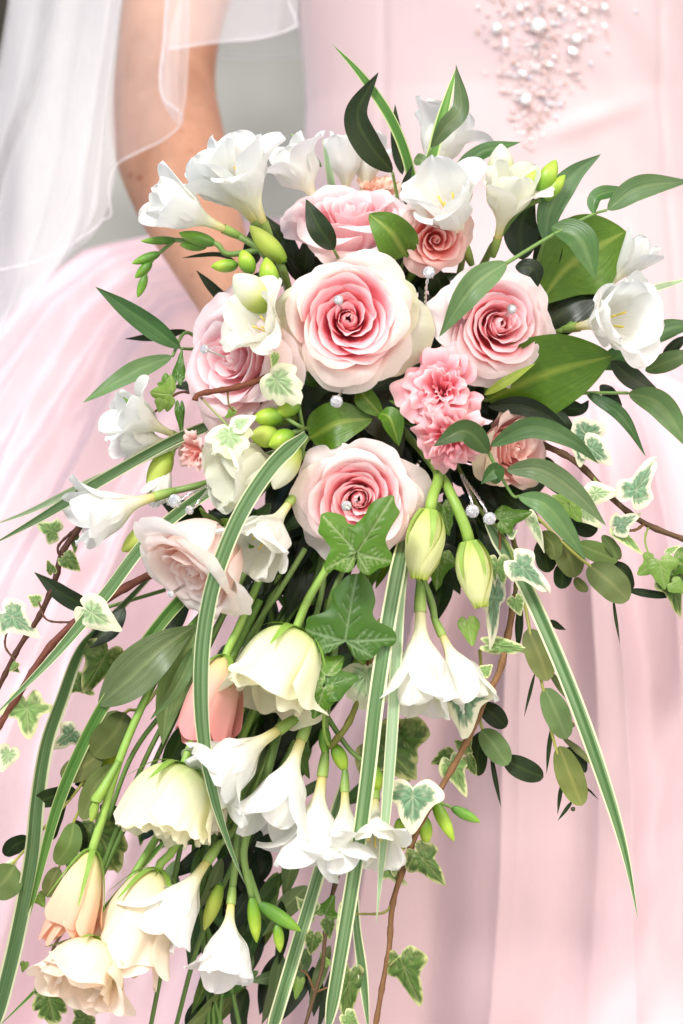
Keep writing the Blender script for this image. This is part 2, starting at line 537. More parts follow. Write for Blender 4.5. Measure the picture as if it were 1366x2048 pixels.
def simple(name, col, rough, metal=0.0, spec=0.5, trans=0.0, coat=0.0):
    m, t, b, out = mat_base(name)
    tc = nd(t, 'ShaderNodeTexCoord')
    ns = nd(t, 'ShaderNodeTexNoise', Scale=400.0)
    t.links.new(tc.outputs['Object'], ns.inputs[0])
    mx = nd(t, 'ShaderNodeMix', data_type='RGBA')
    mx.inputs[6].default_value = (*[c * 0.92 for c in col], 1)
    mx.inputs[7].default_value = (*[min(1, c * 1.06) for c in col], 1)
    t.links.new(ns.outputs[0], mx.inputs[0])
    t.links.new(mx.outputs[2], b.inputs['Base Color'])
    b.inputs['Roughness'].default_value = rough
    b.inputs['Metallic'].default_value = metal
    b.inputs['Specular IOR Level'].default_value = spec
    b.inputs['Transmission Weight'].default_value = trans
    b.inputs['Coat Weight'].default_value = coat
    return m
bead_m = [simple('pink_pearl_bead', (0.80, 0.60, 0.56), 0.15, 0, 0.8), simple('white_pearl_bead', (0.85, 0.82, 0.82), 0.12, 0, 0.9), simple('champagne_bead', (0.66, 0.44, 0.36), 0.15, 0.4, 0.8),
          simple('silver_bead', (0.8, 0.8, 0.82), 0.08, 1.0), simple('opal_bead', (0.72, 0.80, 0.90), 0.1, 0.2, 1.0), simple('set_crystal', (0.84, 0.83, 0.80), 0.04, 0.55, 1.0)]
rng = np.random.default_rng(11)
bead_me = []
for mm in bead_m:
    me = bpy.data.meshes.new('bead')
    me.from_pydata(IV.tolist(), [], IF)
    me.materials.append(mm)
    me.polygons.foreach_set('use_smooth', [mm.name.endswith('pearl_bead')] * len(IF))
    bead_me.append(me)
placed = []
tries = 0
while len(placed) < 285 and tries < 9000:
    tries += 1
    py = rng.uniform(-60, 300)
    f = max(0, (300 - py) / 300)
    half = 8 + 150 * f ** 0.85 * (1 + 0.12 * math.sin(py * 0.09))
    px = 1058 + 38 * f + np.clip(rng.normal(0, 0.46), -1.1, 1.1) * half
    r = rng.choice([5.5, 7, 8.5, 10.5], p=[.35, .35, .22, .08])
    if any((px - q[0]) ** 2 + (py - q[1]) ** 2 < (0.52 * (r + q[2])) ** 2 for q in placed):
        continue
    placed.append((px, py, r))
    p, a = on_bodice(px, py)
    o = bpy.data.objects.new('bead', bead_me[rng.choice(5, p=[.42, .26, .12, .10, .10])])
    COL.objects.link(o)
    o.parent = bodice
    o.location = p + np.array([0, -0.0015, 0]) - ORG['bodice']
    o.scale = [r * K * 1.25 * 0.52] * 3
    o.rotation_euler = rng.uniform(0, 6, 3)

# the larger set stones among the beads
for (px, py, sz) in [(1075, 52, 30), (1152, 78, 20), (992, 58, 20), (1050, 200, 24), (1146, 104, 18), (1010, 92, 13), (1168, 22, 14), (1098, 130, 13), (1046, 150, 12), (1208, 15, 15), (1120, 20, 14), (1038, 18, 14)]:
    p, a = on_bodice(px, py)
    me = bpy.data.meshes.new('rhinestone')
    n_ = 8
    Vr = [(0.5 * sz * K * 1.25 * r_ * math.cos(2 * math.pi * (j + .5 * (k % 2)) / n_), -0.5 * sz * K * 1.25 * z_, 0.5 * sz * K * 1.25 * r_ * math.sin(2 * math.pi * (j + .5 * (k % 2)) / n_)) for k, (r_, z_) in enumerate([(1, -.1), (1, .15), (.82, .42), (.5, .62)]) for j in range(n_)]
    Fr = gridfaces(4, n_, True).tolist() + [[3 * n_ + j for j in range(n_)]]
    me.from_pydata(Vr, [], Fr)
    me.materials.append(bead_m[5])
    o = bpy.data.objects.new('rhinestone', me)
    COL.objects.link(o)
    o.parent = bodice
    o.location = p + np.array([0, -0.002, 0]) - ORG['bodice']
    o.rotation_euler = (0, rng.uniform(0, 3), a)
# ------------------------------------------------------------------ tulle veil
def tulle(name, alpha):
    m, t, b, out = mat_base(name)
    tc = nd(t, 'ShaderNodeTexCoord')
    uv = nd(t, 'ShaderNodeUVMap')
    vo = nd(t, 'ShaderNodeTexVoronoi', Scale=420.0, feature='DISTANCE_TO_EDGE', Randomness=0.15)
    t.links.new(uv.outputs[0], vo.inputs[0])
    mr = nd(t, 'ShaderNodeMapRange')
    mr.inputs['From Min'].default_value = 0.05
    mr.inputs['From Max'].default_value = 0.30
    mr.inputs['To Min'].default_value = min(1, alpha * 1.5)
    mr.inputs['To Max'].default_value = alpha * 0.70
    t.links.new(vo.outputs['Distance'], mr.inputs[0])
    b.inputs['Base Color'].default_value = (0.94, 0.94, 0.96, 1)
    b.inputs['Roughness'].default_value = 0.6
    tl = nd(t, 'ShaderNodeBsdfTranslucent')
    tl.inputs[0].default_value = (0.94, 0.94, 0.96, 1)
    m1 = nd(t, 'ShaderNodeMixShader')
    m1.inputs[0].default_value = 0.45
    t.links.new(b.outputs[0], m1.inputs[1])
    t.links.new(tl.outputs[0], m1.inputs[2])
    tp = nd(t, 'ShaderNodeBsdfTransparent')
    m2 = nd(t, 'ShaderNodeMixShader')
    t.links.new(mr.outputs[0], m2.inputs[0])
    t.links.new(tp.outputs[0], m2.inputs[1])
    t.links.new(m1.outputs[0], m2.inputs[2])
    t.links.new(m2.outputs[0], out.inputs[0])
    return m
M['tulle'] = tulle('veil_tulle', 0.30)
M['tulle2'] = tulle('veil_tulle_thin', 0.13)
M['hem'] = tulle('veil_hem', 0.5)

def sheet(rows, nu=60, nv=50, ripple=(0.6, 9, 0.3), seed=0):
    """cloth through rows of photo points; ripple (cm, folds, drift)"""
    rws = [spline(np.array(r, float), nu) for r in rows]
    A = np.stack(rws)                                   # rows x nu x 3 in photo space
    G = np.stack([spline(A[:, j], nv) for j in range(nu)], 1)
    u = np.linspace(0, 1, nu)[None]
    v = np.linspace(0, 1, nv)[:, None]
    rg = np.random.default_rng(seed)
    p = rg.uniform(0, 6, 4)
    f = np.sin(ripple[1] * 2 * np.pi * u + p[0] + ripple[2] * 6 * v + 1.5 * np.sin(5 * u + p[1])) + .5 * np.sin(ripple[1] * 1.7 * 2 * np.pi * u + p[2] - 3 * v * ripple[2])
    G[..., 2] += ripple[0] * f
    G[..., 0] += 16 * ripple[0] * np.cos(ripple[1] * 2 * np.pi * u + p[3] + ripple[2] * 6 * v)
    V = np.array([P(*q) for q in G.reshape(-1, 3)])
    UV = np.stack([V[:, 0] * 3.0 + V[:, 1], V[:, 2] * 3.0], -1)
    return V, gridfaces(nv, nu), None, UV

def hem(parent, pts, r=0.0012):
    c = H('f7ecf0')
    add('hem', parent, tube_simple([P(*q) for q in pts], r, c), M['hem'])

def tube_simple(pts, r, c):
    c_ = spline(pts, 12 * len(pts))
    T = np.gradient(c_, axis=0)
    A = np.cross(T, np.array([0.05, -1, 0.02]))
    A /= np.linalg.norm(A, axis=1)[:, None] + 1e-9
    B = np.cross(T, A)
    B /= np.linalg.norm(B, axis=1)[:, None] + 1e-9
    ph = np.linspace(0, 2 * math.pi, 6, endpoint=False)
    V = c_[:, None] + r * (A[:, None] * np.cos(ph)[None, :, None] + B[:, None] * np.sin(ph)[None, :, None])
    n = len(c_)
    return V.reshape(-1, 3), gridfaces(n, 6, True), np.tile(c, (n * 6, 1)), np.zeros((n * 6, 2))

# main fall on the left, in two layers, in front of the arm's left side
v1 = add('veil', person, sheet([[(48, -120, -20), (120, -120, -20), (205, -120, -20), (262, -120, -20)],
                                [(-5, 160, -19), (80, 160, -19), (160, 160, -19), (226, 160, -19)],
                                [(-90, 330, -18), (30, 340, -18), (140, 345, -18), (212, 340, -18)],
                                [(-140, 520, -17), (-40, 540, -17), (90, 510, -17), (188, 455, -17)],
                                [(-190, 760, -15), (-120, 760, -15), (-40, 720, -15), (40, 640, -16)]], 80, 60, (0.9, 1.7, .25), 3), M['tulle'])
v2 = add('veil', person, sheet([[(40, -120, -24), (100, -120, -24), (180, -120, -24), (250, -120, -23)],
                                [(-10, 150, -22), (60, 150, -22), (130, 150, -22), (215, 150, -22)],
                                [(-90, 350, -21), (-20, 350, -21), (60, 380, -21), (215, 350, -21)],
                                [(-190, 560, -20), (-90, 560, -20), (20, 560, -20), (170, 470, -20)],
                                [(-240, 800, -18), (-140, 800, -18), (-60, 760, -18), (60, 560, -19)]], 80, 60, (1.0, 2.1, .2), 8), M['tulle'])
# narrow fold hanging in front of the arm, its hem sweeping back to the left
v3 = add('veil', person, sheet([[(330, -120, -19), (352, -120, -18), (383, -120, -19)],
                                [(326, 60, -19), (348, 60, -18), (380, 60, -19)],
                                [(320, 150, -19), (346, 160, -18.2), (376, 150, -19)],
                                [(326, 205, -19), (350, 215, -18.4), (372, 200, -19)],
                                [(345, 235, -19), (356, 250, -18.8), (364, 245, -19)]], 24, 40, (0.12, 1.5, .2), 2), M['tulle'])
v4 = add('veil', person, sheet([[(215, -120, -20.5), (270, -120, -20.5), (345, -120, -20)],
                                [(213, 130, -20.5), (270, 130, -20.5), (340, 130, -20)],
                                [(212, 230, -20.5), (280, 235, -20.3), (350, 215, -19.6)],
                                [(216, 330, -20.5), (290, 295, -20.3), (358, 250, -19.6)]], 30, 30, (0.1, 2, .2), 5), M['tulle2'])
v5 = add('veil', person, sheet([[(368, -120, -24), (460, -120, -23), (540, -120, -22), (612, -120, -22)],
                                [(366, -20, -24), (460, -20, -23), (540, -20, -22), (600, -20, -22)],
                                [(345, 50, -24), (440, 55, -23), (530, 50, -22), (596, 45, -22)],
                                [(338, 100, -24), (430, 84, -23), (520, 76, -22), (590, 56, -22)]], 40, 30, (0.15, 2, .2), 6), M['tulle'])
v6 = add('veil', person, sheet([[(430, -120, -40), (520, -120, -40), (620, -120, -40)],
                                [(430, 20, -40), (520, 20, -40), (622, 20, -40)],
                                [(425, 112, -40), (520, 116, -40), (624, 112, -40)]], 30, 20, (0.15, 2, .2), 7), M['tulle2'])
hem(v5, [(590, -40, -22), (578, 0, -22), (592, 40, -22), (588, 55, -22), (520, 76, -22), (430, 85, -23), (338, 98, -24)], .0008)
hem(v3, [(338, -100, -18.9), (330, 60, -18.9), (320, 150, -18.9), (326, 195, -18.9), (345, 212, -18.9), (362, 228, -18.9), (358, 252, -19.4), (325, 280, -20), (275, 305, -20.2), (231, 332, -20.4), (217, 380, -20), (222, 428, -19.6), (205, 440, -19.4), (186, 458, -17.5), (100, 512, -17), (-20, 545, -17)], .0007)
hem(v6, [(425, 112, -40), (520, 117, -40), (624, 112, -40)], .0007)
# ------------------------------------------------------------------ generators for plant organs
FWD = np.array([0, -1.0, 0])

def tube(pts, r0, r1=None, n=8, m=None, c0=None, c1=None, knots=0.0, rng=None):
    """stem through world points; radii in metres"""
    pts = np.asarray(pts)
    m = m or max(6, 6 * len(pts))
    r1 = r0 if r1 is None else r1
    c = spline(pts, m)
    T = np.gradient(c, axis=0)
    T /= np.linalg.norm(T, axis=1)[:, None] + 1e-12
    A = np.cross(T, np.array([0.03, -1.0, 0.05]))
    A /= np.linalg.norm(A, axis=1)[:, None] + 1e-12
    B = np.cross(T, A)
    s = np.linspace(0, 1, m)
    r = r0 + (r1 - r0) * s
    if knots:
        r = r * (1 + knots * np.abs(np.sin(s * m * 0.55)) ** 8)
    ph = np.linspace(0, 2 * math.pi, n, endpoint=False)
    V = c[:, None] + (A[:, None] * np.cos(ph)[None, :, None] + B[:, None] * np.sin(ph)[None, :, None]) * r[:, None, None]
    c0 = H('6b8f3c') if c0 is None else c0
    c1 = c0 if c1 is None else c1
    Cc = mix(np.tile(c0, (m, n, 1)), np.tile(c1, (m, n, 1)), np.tile(s[:, None], (1, n)))
    UV = np.stack(np.meshgrid(ph / 6.28, s), -1)
    F = gridfaces(m, n, True).tolist() + [list(range(n - 1, -1, -1)), [(m - 1) * n + j for j in range(n)]]
    return V.reshape(-1, 3), F, Cc.reshape(-1, 3), UV.reshape(-1, 2)

OUT = {
    'lance': lambda s: np.sin(math.pi * np.clip(s, 0, 1) ** 0.78) ** 0.85 * (1 - 0.25 * s ** 3),
    'ellip': lambda s: np.sqrt(np.clip(1 - (2 * s - 1) ** 2, 0, 1)) ** 1.05,
    'ovate': lambda s: np.sin(math.pi * np.clip(s, 0, 1) ** 0.66) ** 0.72,
    'obov': lambda s: np.sin(math.pi * np.clip(s, 0, 1) ** 1.25) ** 0.8,
    'grass': lambda s: np.clip(s / 0.10 + 0.45, 0, 1) * (1 - np.clip((s - 0.55) / 0.45, 0, 1) ** 1.7),
    'strap': lambda s: np.clip(s / 0.3 + 0.6, 0, 1) * (1 - np.clip((s - 0.93) / 0.07, 0, 1) ** 2 * 0.7),
}

def leafcol(style, U, S, rng):
    j = rng.uniform(0.72, 1.30)
    wm = np.array([rng.uniform(1.0, 1.4), 1.0, rng.uniform(.6, .92)])
    a = np.abs(U)
    mid = np.exp(-(U / 0.05) ** 2)
    if style == 'ruscus':
        c = mix(np.tile(H('35602f'), U.shape + (1,)), H('4c7a45'), 0.5 + 0.5 * np.sin(U * 16 + rng.uniform(0, 6)) * 0.5)
        c = mix(c, H('6f9660'), mid * 0.45)
    elif style == 'blue':                                  # blue-green waxy upper side
        c = mix(np.tile(H('4b7350'), U.shape + (1,)), H('67905f'), 0.5 + 0.5 * np.sin(U * 13 + rng.uniform(0, 6)) * 0.3)
        c = mix(c, H('86a67c'), mid * 0.4)
    elif style == 'dark':  # dark green leaf, darkened further to stand in for shade in the gaps
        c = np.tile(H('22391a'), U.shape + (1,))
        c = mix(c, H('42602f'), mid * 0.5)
    elif style == 'salal':
        vv = np.abs(((S * 7 - a * 2.6) % 1.0) - 0.5)
        c = mix(np.tile(H('4a7a22'), U.shape + (1,)), H('6b983a'), np.exp(-((vv - 0.5) / 0.07) ** 2) * 0.30)
        c = mix(c, H('8fb25a'), mid * 0.6)
    elif style == 'lime':
        c = np.tile(H('7fa83a'), U.shape + (1,))
        c = mix(c, H('a8c46a'), mid * 0.5)
    elif style == 'euca':
        c = mix(np.tile(H('536c40'), U.shape + (1,)), H('6a8254'), S)
        c = mix(c, H('8f9f70'), mid * 0.35)
    elif style == 'rib':                                   # ribbed grey-green leaf
        c = mix(np.tile(H('5d8052'), U.shape + (1,)), H('7a9c6c'), 0.5 + 0.2 * np.sin(U * 15))
        c = mix(c, H('8fb07c'), mid * 0.7)
    elif style in ('grass', 'pgrass', 'ggrass'):
        g1, g2 = (H('46693a'), H('93ae82')) if style == 'grass' else ((H('8fae85'), H('c4d2b4')) if style == 'pgrass' else (H('4c7d35'), H('7fa65a')))
        kx = np.sort(rng.uniform(-1, 1, 15))
        kv = rng.uniform(0, 1, 15) ** 1.8
        st = np.interp(U + .02 * np.sin(S * 5 + rng.uniform(0, 6)), kx, kv) * (0.75 + .35 * np.sin(S * 9 + U * 3 + rng.uniform(0, 6)))
        st = np.clip(st, 0, 1)
        c = mix(np.tile(g1, U.shape + (1,)), g2, st * 0.75)
        eo = rng.uniform(-.10, .06)
        edge = sstep(a + .03 * np.sin(S * 7 + U), 0.78 + eo, 0.86 + eo)
        c = mix(c, H('dde2ba') if style != 'ggrass' else H('cfdc9c'), edge * 0.92)
    else:
        c = np.tile(H(style), U.shape + (1,))
        c = mix(c, c * 1.3, mid * 0.4)
    if style not in ('grass', 'pgrass', 'ggrass'):
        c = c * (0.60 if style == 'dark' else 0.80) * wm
        c = c * (1 + 0.25 * (S - .5) * rng.choice([-1, 1]))[..., None]
    return np.clip(c * j, 0, 1)

def ribbon(pts, width, outline='lance', style='ruscus', roll=0.0, fold=0.25, cup=0.0, seed=0, nu=11, nv=None, wave=0.07, asym=0.0):
    """leaf or blade along photo points (px, py, depth cm); width in photo px; roll in degrees (number or start/end pair)"""
    rng = np.random.default_rng(seed)
    d = np.mean([p[2] for p in pts])
    nv = nv or (max(14, 9 * len(pts)))
    c = spline([P(*p) for p in pts], nv)
    T = np.gradient(c, axis=0)
    T /= np.linalg.norm(T, axis=1)[:, None] + 1e-12
    A = np.cross(T, FWD)
    ln = np.linalg.norm(A, axis=1)[:, None]
    A = np.where(ln > 0.15, A / (ln + 1e-9), np.array([1.0, 0, 0]))
    N = np.cross(A, T)
    s = np.linspace(0, 1, nv)
    r0, r1 = (roll if isinstance(roll, (tuple, list)) else (roll, roll))
    ro = np.radians(r0 + (r1 - r0) * s)[:, None]
    A, N = A * np.cos(ro) + N * np.sin(ro), N * np.cos(ro) - A * np.sin(ro)
    hw = OUT[outline](s) * width * (.88 if outline in ('lance', 'grass') else 1.0) * PX(d) * 0.5
    u = np.linspace(-1, 1, nu)
    U, S = np.meshgrid(u, s)
    dz = fold * np.abs(U) ** 1.3 + cup * U ** 2 + wave * np.sin(S * 13 + U * 1.5 + seed) * np.abs(U)
    V = c[:, None] + A[:, None] * ((U + asym * (1 - U ** 2)) * hw[:, None])[..., None] + N[:, None] * (dz * hw[:, None])[..., None]
    return V.reshape(-1, 3), gridfaces(nv, nu), leafcol(style, U, S, rng).reshape(-1, 3), np.stack([U * 0.5 + 0.5, S], -1).reshape(-1, 2)

IVY = {
    'big': [(0, 0), (.08, -.10), (.22, -.20), (.38, -.21), (.49, -.10), (.55, .0), (.65, .05), (.70, .15), (.63, .26), (.46, .33), (.34, .41), (.31, .53), (.32, .66), (.26, .81), (.15, .92), (.05, .98), (0, 1)],   # right half of the outline from the petiole notch to the tip; petiole at the origin, tip at (0, 1)
    'five': [(0, 0), (.10, -.14), (.30, -.24), (.47, -.16), (.48, .0), (.60, .10), (.80, .20), (.74, .34), (.50, .40), (.34, .46), (.30, .62), (.20, .84), (.07, .97), (0, 1)],
    'three': [(0, 0), (.14, -.12), (.36, -.14), (.58, .0), (.72, .16), (.66, .28), (.46, .36), (.36, .46), (.29, .62), (.17, .84), (.05, .97), (0, 1)],
    'heart': [(0, 0), (.12, -.13), (.32, -.15), (.50, -.02), (.57, .16), (.52, .34), (.40, .52), (.30, .66), (.18, .84), (.06, .97), (0, 1)],
    'fan': [(0, 0), (.14, -.05), (.42, -.02), (.66, .16), (.74, .34), (.64, .44), (.56, .46), (.56, .66), (.42, .76), (.34, .76), (.24, .92), (.08, .98), (0, 1)],
}

def ivy(base, tip, wid=1.0, kind='five', style='var', roll=0.0, seed=0, bend=0.12, rings=9, na=60, pitch=0.0):
    rng = np.random.default_rng(seed + 1000)
    b, t = P(*base), P(*tip)
    Y = t - b
    L = np.linalg.norm(Y)
    Y = Y / L
    X = unit(np.cross(Y, FWD))
    N = np.cross(X, Y)
    ro = math.radians(roll)
    X, N = X * math.cos(ro) + N * math.sin(ro), N * math.cos(ro) - X * math.sin(ro)
    o = IVY[kind]
    pts = np.array([(x, y) for x, y in o] + [(-x, y) for x, y in o[-2:0:-1]])
    pts[:, 0] *= np.where(pts[:, 0] > 0, 1 + rng.uniform(-.1, .1), 1 + rng.uniform(-.1, .1))
    pts = pts + rng.normal(0, 0.018, pts.shape)
    o3 = np.hstack([np.vstack([pts, pts[:1]]), np.zeros((len(pts) + 1, 1))])
    oc = spline(o3, na + 1)[:-1, :2]
    cen = np.array([0, 0.22])
    rr = np.linspace(0, 1, rings + 1)[1:] ** 0.9
    G = cen + (oc - cen)[None] * rr[:, None, None]
    G2 = np.vstack([cen[None], G.reshape(-1, 2)])
    lob = [(0, 1)] + [max(pts[pts[:, 0] * sg > 0], key=lambda q: abs(q[0])) for sg in (1, -1)]
    lob += [(lob[1][0] * .62, -0.16), (lob[2][0] * .62, -0.16)]
    dist = np.full(len(G2), 9.0)
    for k, e in enumerate(lob):
        e = np.array(e) * 0.96
        tt = np.clip((G2 @ e) / (e @ e), 0, 1)
        dist = np.minimum(dist, np.linalg.norm(G2 - tt[:, None] * e, axis=1) * (1.0 if k == 0 else 1.25))
        for f in (0.22, 0.4, 0.58, 0.76):                              # side veins
            p0 = e * f
            for sg in (1, -1):
                an = math.atan2(e[1], e[0]) + sg * 0.75
                ev = np.array([math.cos(an), math.sin(an)]) * 0.26 * (1.1 - f)
                q = G2 - p0
                tt = np.clip((q @ ev) / (ev @ ev), 0, 1)
                dist = np.minimum(dist, np.linalg.norm(q - tt[:, None] * ev, axis=1) * 1.7 + 0.006)
    vein = np.exp(-(dist / 0.022) ** 2)
    R_ = np.concatenate([[0], np.repeat(rr, na)])
    ang = np.concatenate([[0], np.tile(np.linspace(0, 6.283, na, endpoint=False), rings)])
    j = rng.uniform(0.88, 1.12)
    nz = sum(np.sin(ang * k + rng.uniform(0, 6)) * a for k, a in ((7, .35), (13, .4), (23, .35)))
    if style == 'green':
        c = mix(np.tile(H('568820'), (len(G2), 1)), H('6c9c30'), 0.5 + 0.3 * nz * R_)
        c = mix(c, H('c2d898'), vein * 0.75)
    elif style == 'dkgreen':
        c = mix(np.tile(H('44721f'), (len(G2), 1)), H('558428'), 0.5 + 0.3 * nz * R_)
        c = mix(c, H('a8c890'), vein * 0.7)
    elif style == 'lime':
        c = mix(np.tile(H('7da640'), (len(G2), 1)), H('94b85a'), 0.5 + 0.3 * nz * R_)
        c = mix(c, H('c5d893'), vein * 0.5)
    else:
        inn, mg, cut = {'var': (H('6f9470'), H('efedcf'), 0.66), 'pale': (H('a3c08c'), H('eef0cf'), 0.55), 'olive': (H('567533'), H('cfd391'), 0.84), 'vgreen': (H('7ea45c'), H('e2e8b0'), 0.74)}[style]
        c = np.tile(inn, (len(G2), 1)) * (1 + 0.22 * np.sin(ang * 9 + 2 * R_ + seed))[:, None]
        c = mix(c, inn * 0.55, sstep(np.sin(ang * 5 + seed * 1.7) * R_, 0.35, 0.7) * 0.6)
        c = mix(c, mg * 0.9, vein * 0.35)
        c = mix(c, mg, sstep(R_ + 0.11 * nz, cut, cut + 0.12))
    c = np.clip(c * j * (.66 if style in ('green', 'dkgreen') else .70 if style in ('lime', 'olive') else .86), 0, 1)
    zz = -bend * (G2[:, 0] ** 2 * 1.4 + np.clip(G2[:, 1] - 0.2, -1, 1) ** 2) + 0.032 * (1 - vein) * (1 - R_ ** 4) + 0.02 * np.sin(ang * 5 + seed) * R_ ** 3 + pitch * G2[:, 1]
    V = b + L * (G2[:, :1] * wid * X + G2[:, 1:] * Y + zz[:, None] * N)
    F = gridfaces(rings, na, True) + 1
    F = F.tolist() + [[0, 1 + (k + 1) % na, 1 + k] for k in range(na)]
    return V, F, c, G2 * 0.5 + 0.5

def frame(axis, spin):
    z = unit(axis)
    x = np.cross(np.array([0, 0, 1.0]) if abs(z[2]) < 0.9 else np.array([0, -1.0, 0]), z)
    x = unit(x)
    y = np.cross(z, x)
    c, s = math.cos(spin), math.sin(spin)
    return np.stack([x * c + y * s, y * c - x * s, z])       # rows: local axes in the world

def ax(a):
    """image direction (right, up, toward camera) -> world"""
    return unit([a[0], -a[2], a[1]])

PAL = {
    'salmon': dict(deep=H('f39a94'), mid=H('f9c2ba'), rim=H('fcdfd8'), out=H('fbdcd4'), outdeep=H('f7c0b6'), tip=H('f6d8b8')),
    'pink': dict(deep=H('f98fa0'), mid=H('fdc4ca'), rim=H('fdebe9'), out=H('fdf7ee'), outdeep=H('fce6e2'), tip=H('e2e8bc')),
    'rose': dict(deep=H('fba6b2'), mid=H('fdd2d5'), rim=H('fdecec'), out=H('fdf3f0'), outdeep=H('fce2e1'), tip=H('f6eadc')),
    'lav': dict(deep=H('fcc8ce'), mid=H('fde4e6'), rim=H('fef4f4'), out=H('fdf0f0'), outdeep=H('fadde0'), tip=H('f3ded8')),
    'blush': dict(deep=H('fad2c6'), mid=H('fce6de'), rim=H('fdf6f0'), out=H('fdf9f4'), outdeep=H('fdf0ea'), tip=H('f8f0e0')),
    'dusky': dict(deep=H('f4b4aa'), mid=H('f9d6cc'), rim=H('f3dccf'), out=H('f8e2d8'), outdeep=H('f2cbc4'), tip=H('dfd8ae')),
}

def rose(label, c, R, axis, spin=0.0, pal='pink', n=27, seed=1, inner=0.52, lipk=1.0, deepk=1.0, group='roses in the bouquet', stem=None, sq=1.0, nouter=10, close=0.0):
    rng = np.random.default_rng(seed)
    ce = P(*c)
    sc = R * PX(c[2])
    Fm = frame(ax(axis), spin)
    base = ce - Fm[2] * 0.66 * sc
    o = thing('rose', label, 'rose', base, group)
    p = PAL[pal]
    nu, nv = 27, 15
    u = np.linspace(-1, 1, nu)
    v = np.linspace(0, 1, nv) ** 0.8
    U, Vv = np.meshgrid(u, v)
    th = rng.uniform(0, 6)
    nin = n - nouter
    for i in range(n):
        th += 2.39996 + rng.normal(0, 0.30)
        if i < nin:
            t = i / max(1, nin - 1)
            rr = 0.012 + (inner - 0.012) * t ** 0.95
            zr = 0.07 + 0.06 * t + rng.normal(0, 0.03)
            hw = 1.42 - 0.42 * t
            lip, drop, spir, tout = 0.015 + 0.06 * t, 0.20 + 0.12 * t, 0.24 * (1 - 0.4 * t), 0.0
        else:
            t = (i - nin + 1) / nouter
            rr = inner + (0.97 - inner) * t ** 0.8 * rng.uniform(0.90, 1.05)
            zr = 0.10 - 0.40 * t ** 1.25 + rng.normal(0, 0.035)
            zr += close * 0.42 * t ** 1.1
            rr *= 1 - 0.22 * close * t
            hw = (1.12 - 0.20 * t) * rng.uniform(.88, 1.1)
            lip, drop, spir, tout = (0.05 + 0.09 * t) * rng.uniform(.4, 1.5) * lipk, 0.26, 0.06, t
        if i < 3:
            rr, lip, zr, hw = .003 + .016 * i, .004 * i, .10 - .01 * i, 1.9
        E = Vv * (1 - drop * np.abs(U) ** 2.7)
        # profile of the petal from base to rim
        p0 = (0.04, -0.62)
        if tout == 0:
            c1, c2 = (rr * 0.66 + 0.03, -0.40), (rr * 0.82, zr - 0.17)
            if t < .22:                                   # closed heart
                c1, c2 = (.12 + .2 * t, -.32), (.12 + .25 * t, zr - .10)
        else:
            k = 0.62 - 0.10 * tout
            c1, c2 = (0.66 * rr + 0.10, -0.54 - 0.05 * tout), (k * rr + 0.04, zr + 0.10)
        b0, b1, b2, b3 = (1 - E) ** 3, 3 * E * (1 - E) ** 2, 3 * E ** 2 * (1 - E), E ** 3
        r = b0 * p0[0] + b1 * c1[0] + b2 * c2[0] + b3 * rr
        z = b0 * p0[1] + b1 * c1[1] + b2 * c2[1] + b3 * zr
        lp = np.clip((E - 0.78) / 0.22, 0, 1) ** 2
        side = 0.75 + 0.5 * np.abs(U) ** 1.5
        r = r + lip * 0.75 * lp * side
        z = z - lip * 1.15 * lp * side * (1.0 if tout else 0.55)
        r = r * (1 + spir * U * E)
        # gentle individuality: warps along the rim, a dent, a slight point in the middle
        a1, a2, a3 = rng.uniform(0, 6, 3)
        am = 0.020 + 0.034 * tout
        r = r + am * np.sin(2.2 * U + a1) * E ** 2 + 0.35 * am * np.sin(6 * U + a2) * E ** 5
        z = z + am * 0.9 * np.sin(2.9 * U + a3) * E ** 3 + 0.4 * am * np.sin(7 * U + a1) * E ** 6
        a4, a5 = rng.uniform(0, 6, 2)
        r = r + (.005 + .012 * tout) * (np.sin(9 * U + a4) + .6 * np.sin(17 * U + a5)) * E ** 7
        z = z + (.004 + .010 * tout) * (np.sin(11 * U + a5) + .6 * np.sin(19 * U + a4)) * E ** 7
        cre = .012 * np.exp(-((U - rng.uniform(-.5, .5)) / .07) ** 2) * sstep(E, .45, .95)
        z = z + cre
        r = r + (0.022 + 0.012 * tout) * np.exp(-(U / 0.2) ** 2) * np.clip((E - 0.75) / 0.25, 0, 1) ** 2
        an = th + U * hw * (0.22 + 0.78 * np.sin(np.clip(E / 0.62, 0, 1) * math.pi / 2)) * (1 - 0.12 * np.clip((E - .7) / .3, 0, 1) ** 2)
        X = np.stack([r * np.cos(an), r * np.sin(an) * sq, z], -1) * sc
        W = ce + X @ Fm
        if tout == 0:
            cc = ramp(E, [(0, p['deep']), (0.50, p['deep']), (0.74, p['mid'] * 0.5 + p['deep'] * 0.5), (0.88, p['mid']), (0.96, p['rim']), (1.0, p['rim'] * .6 + .4 * H('fbeeea'))])
            cc = mix(cc, np.tile(p['rim'], E.shape + (1,)), np.full(E.shape, 0.35 * t) * sstep(E, .5, 1))
            cc = mix(cc, np.tile(p['mid'] * .5 + p['rim'] * .5, E.shape + (1,)), np.full(E.shape, max(0, .55 - 1.6 * t)))
        else:
            cc = ramp(E, [(0, p['mid']), (0.45, p['mid'] * 0.6 + p['outdeep'] * 0.4), (0.8, p['outdeep'] * (1 - tout) + p['out'] * tout), (1.0, p['out'] * 0.55 + p['rim'] * 0.45 if tout < 0.5 else p['out'])])
            cc = mix(cc, np.tile(p['tip'], E.shape + (1,)), sstep(E, 0.72, 1.0) * (0.75 if rng.random() < 0.45 and tout > 0.55 else 0.08))
        cc = cc * rng.uniform(0.97, 1.02)
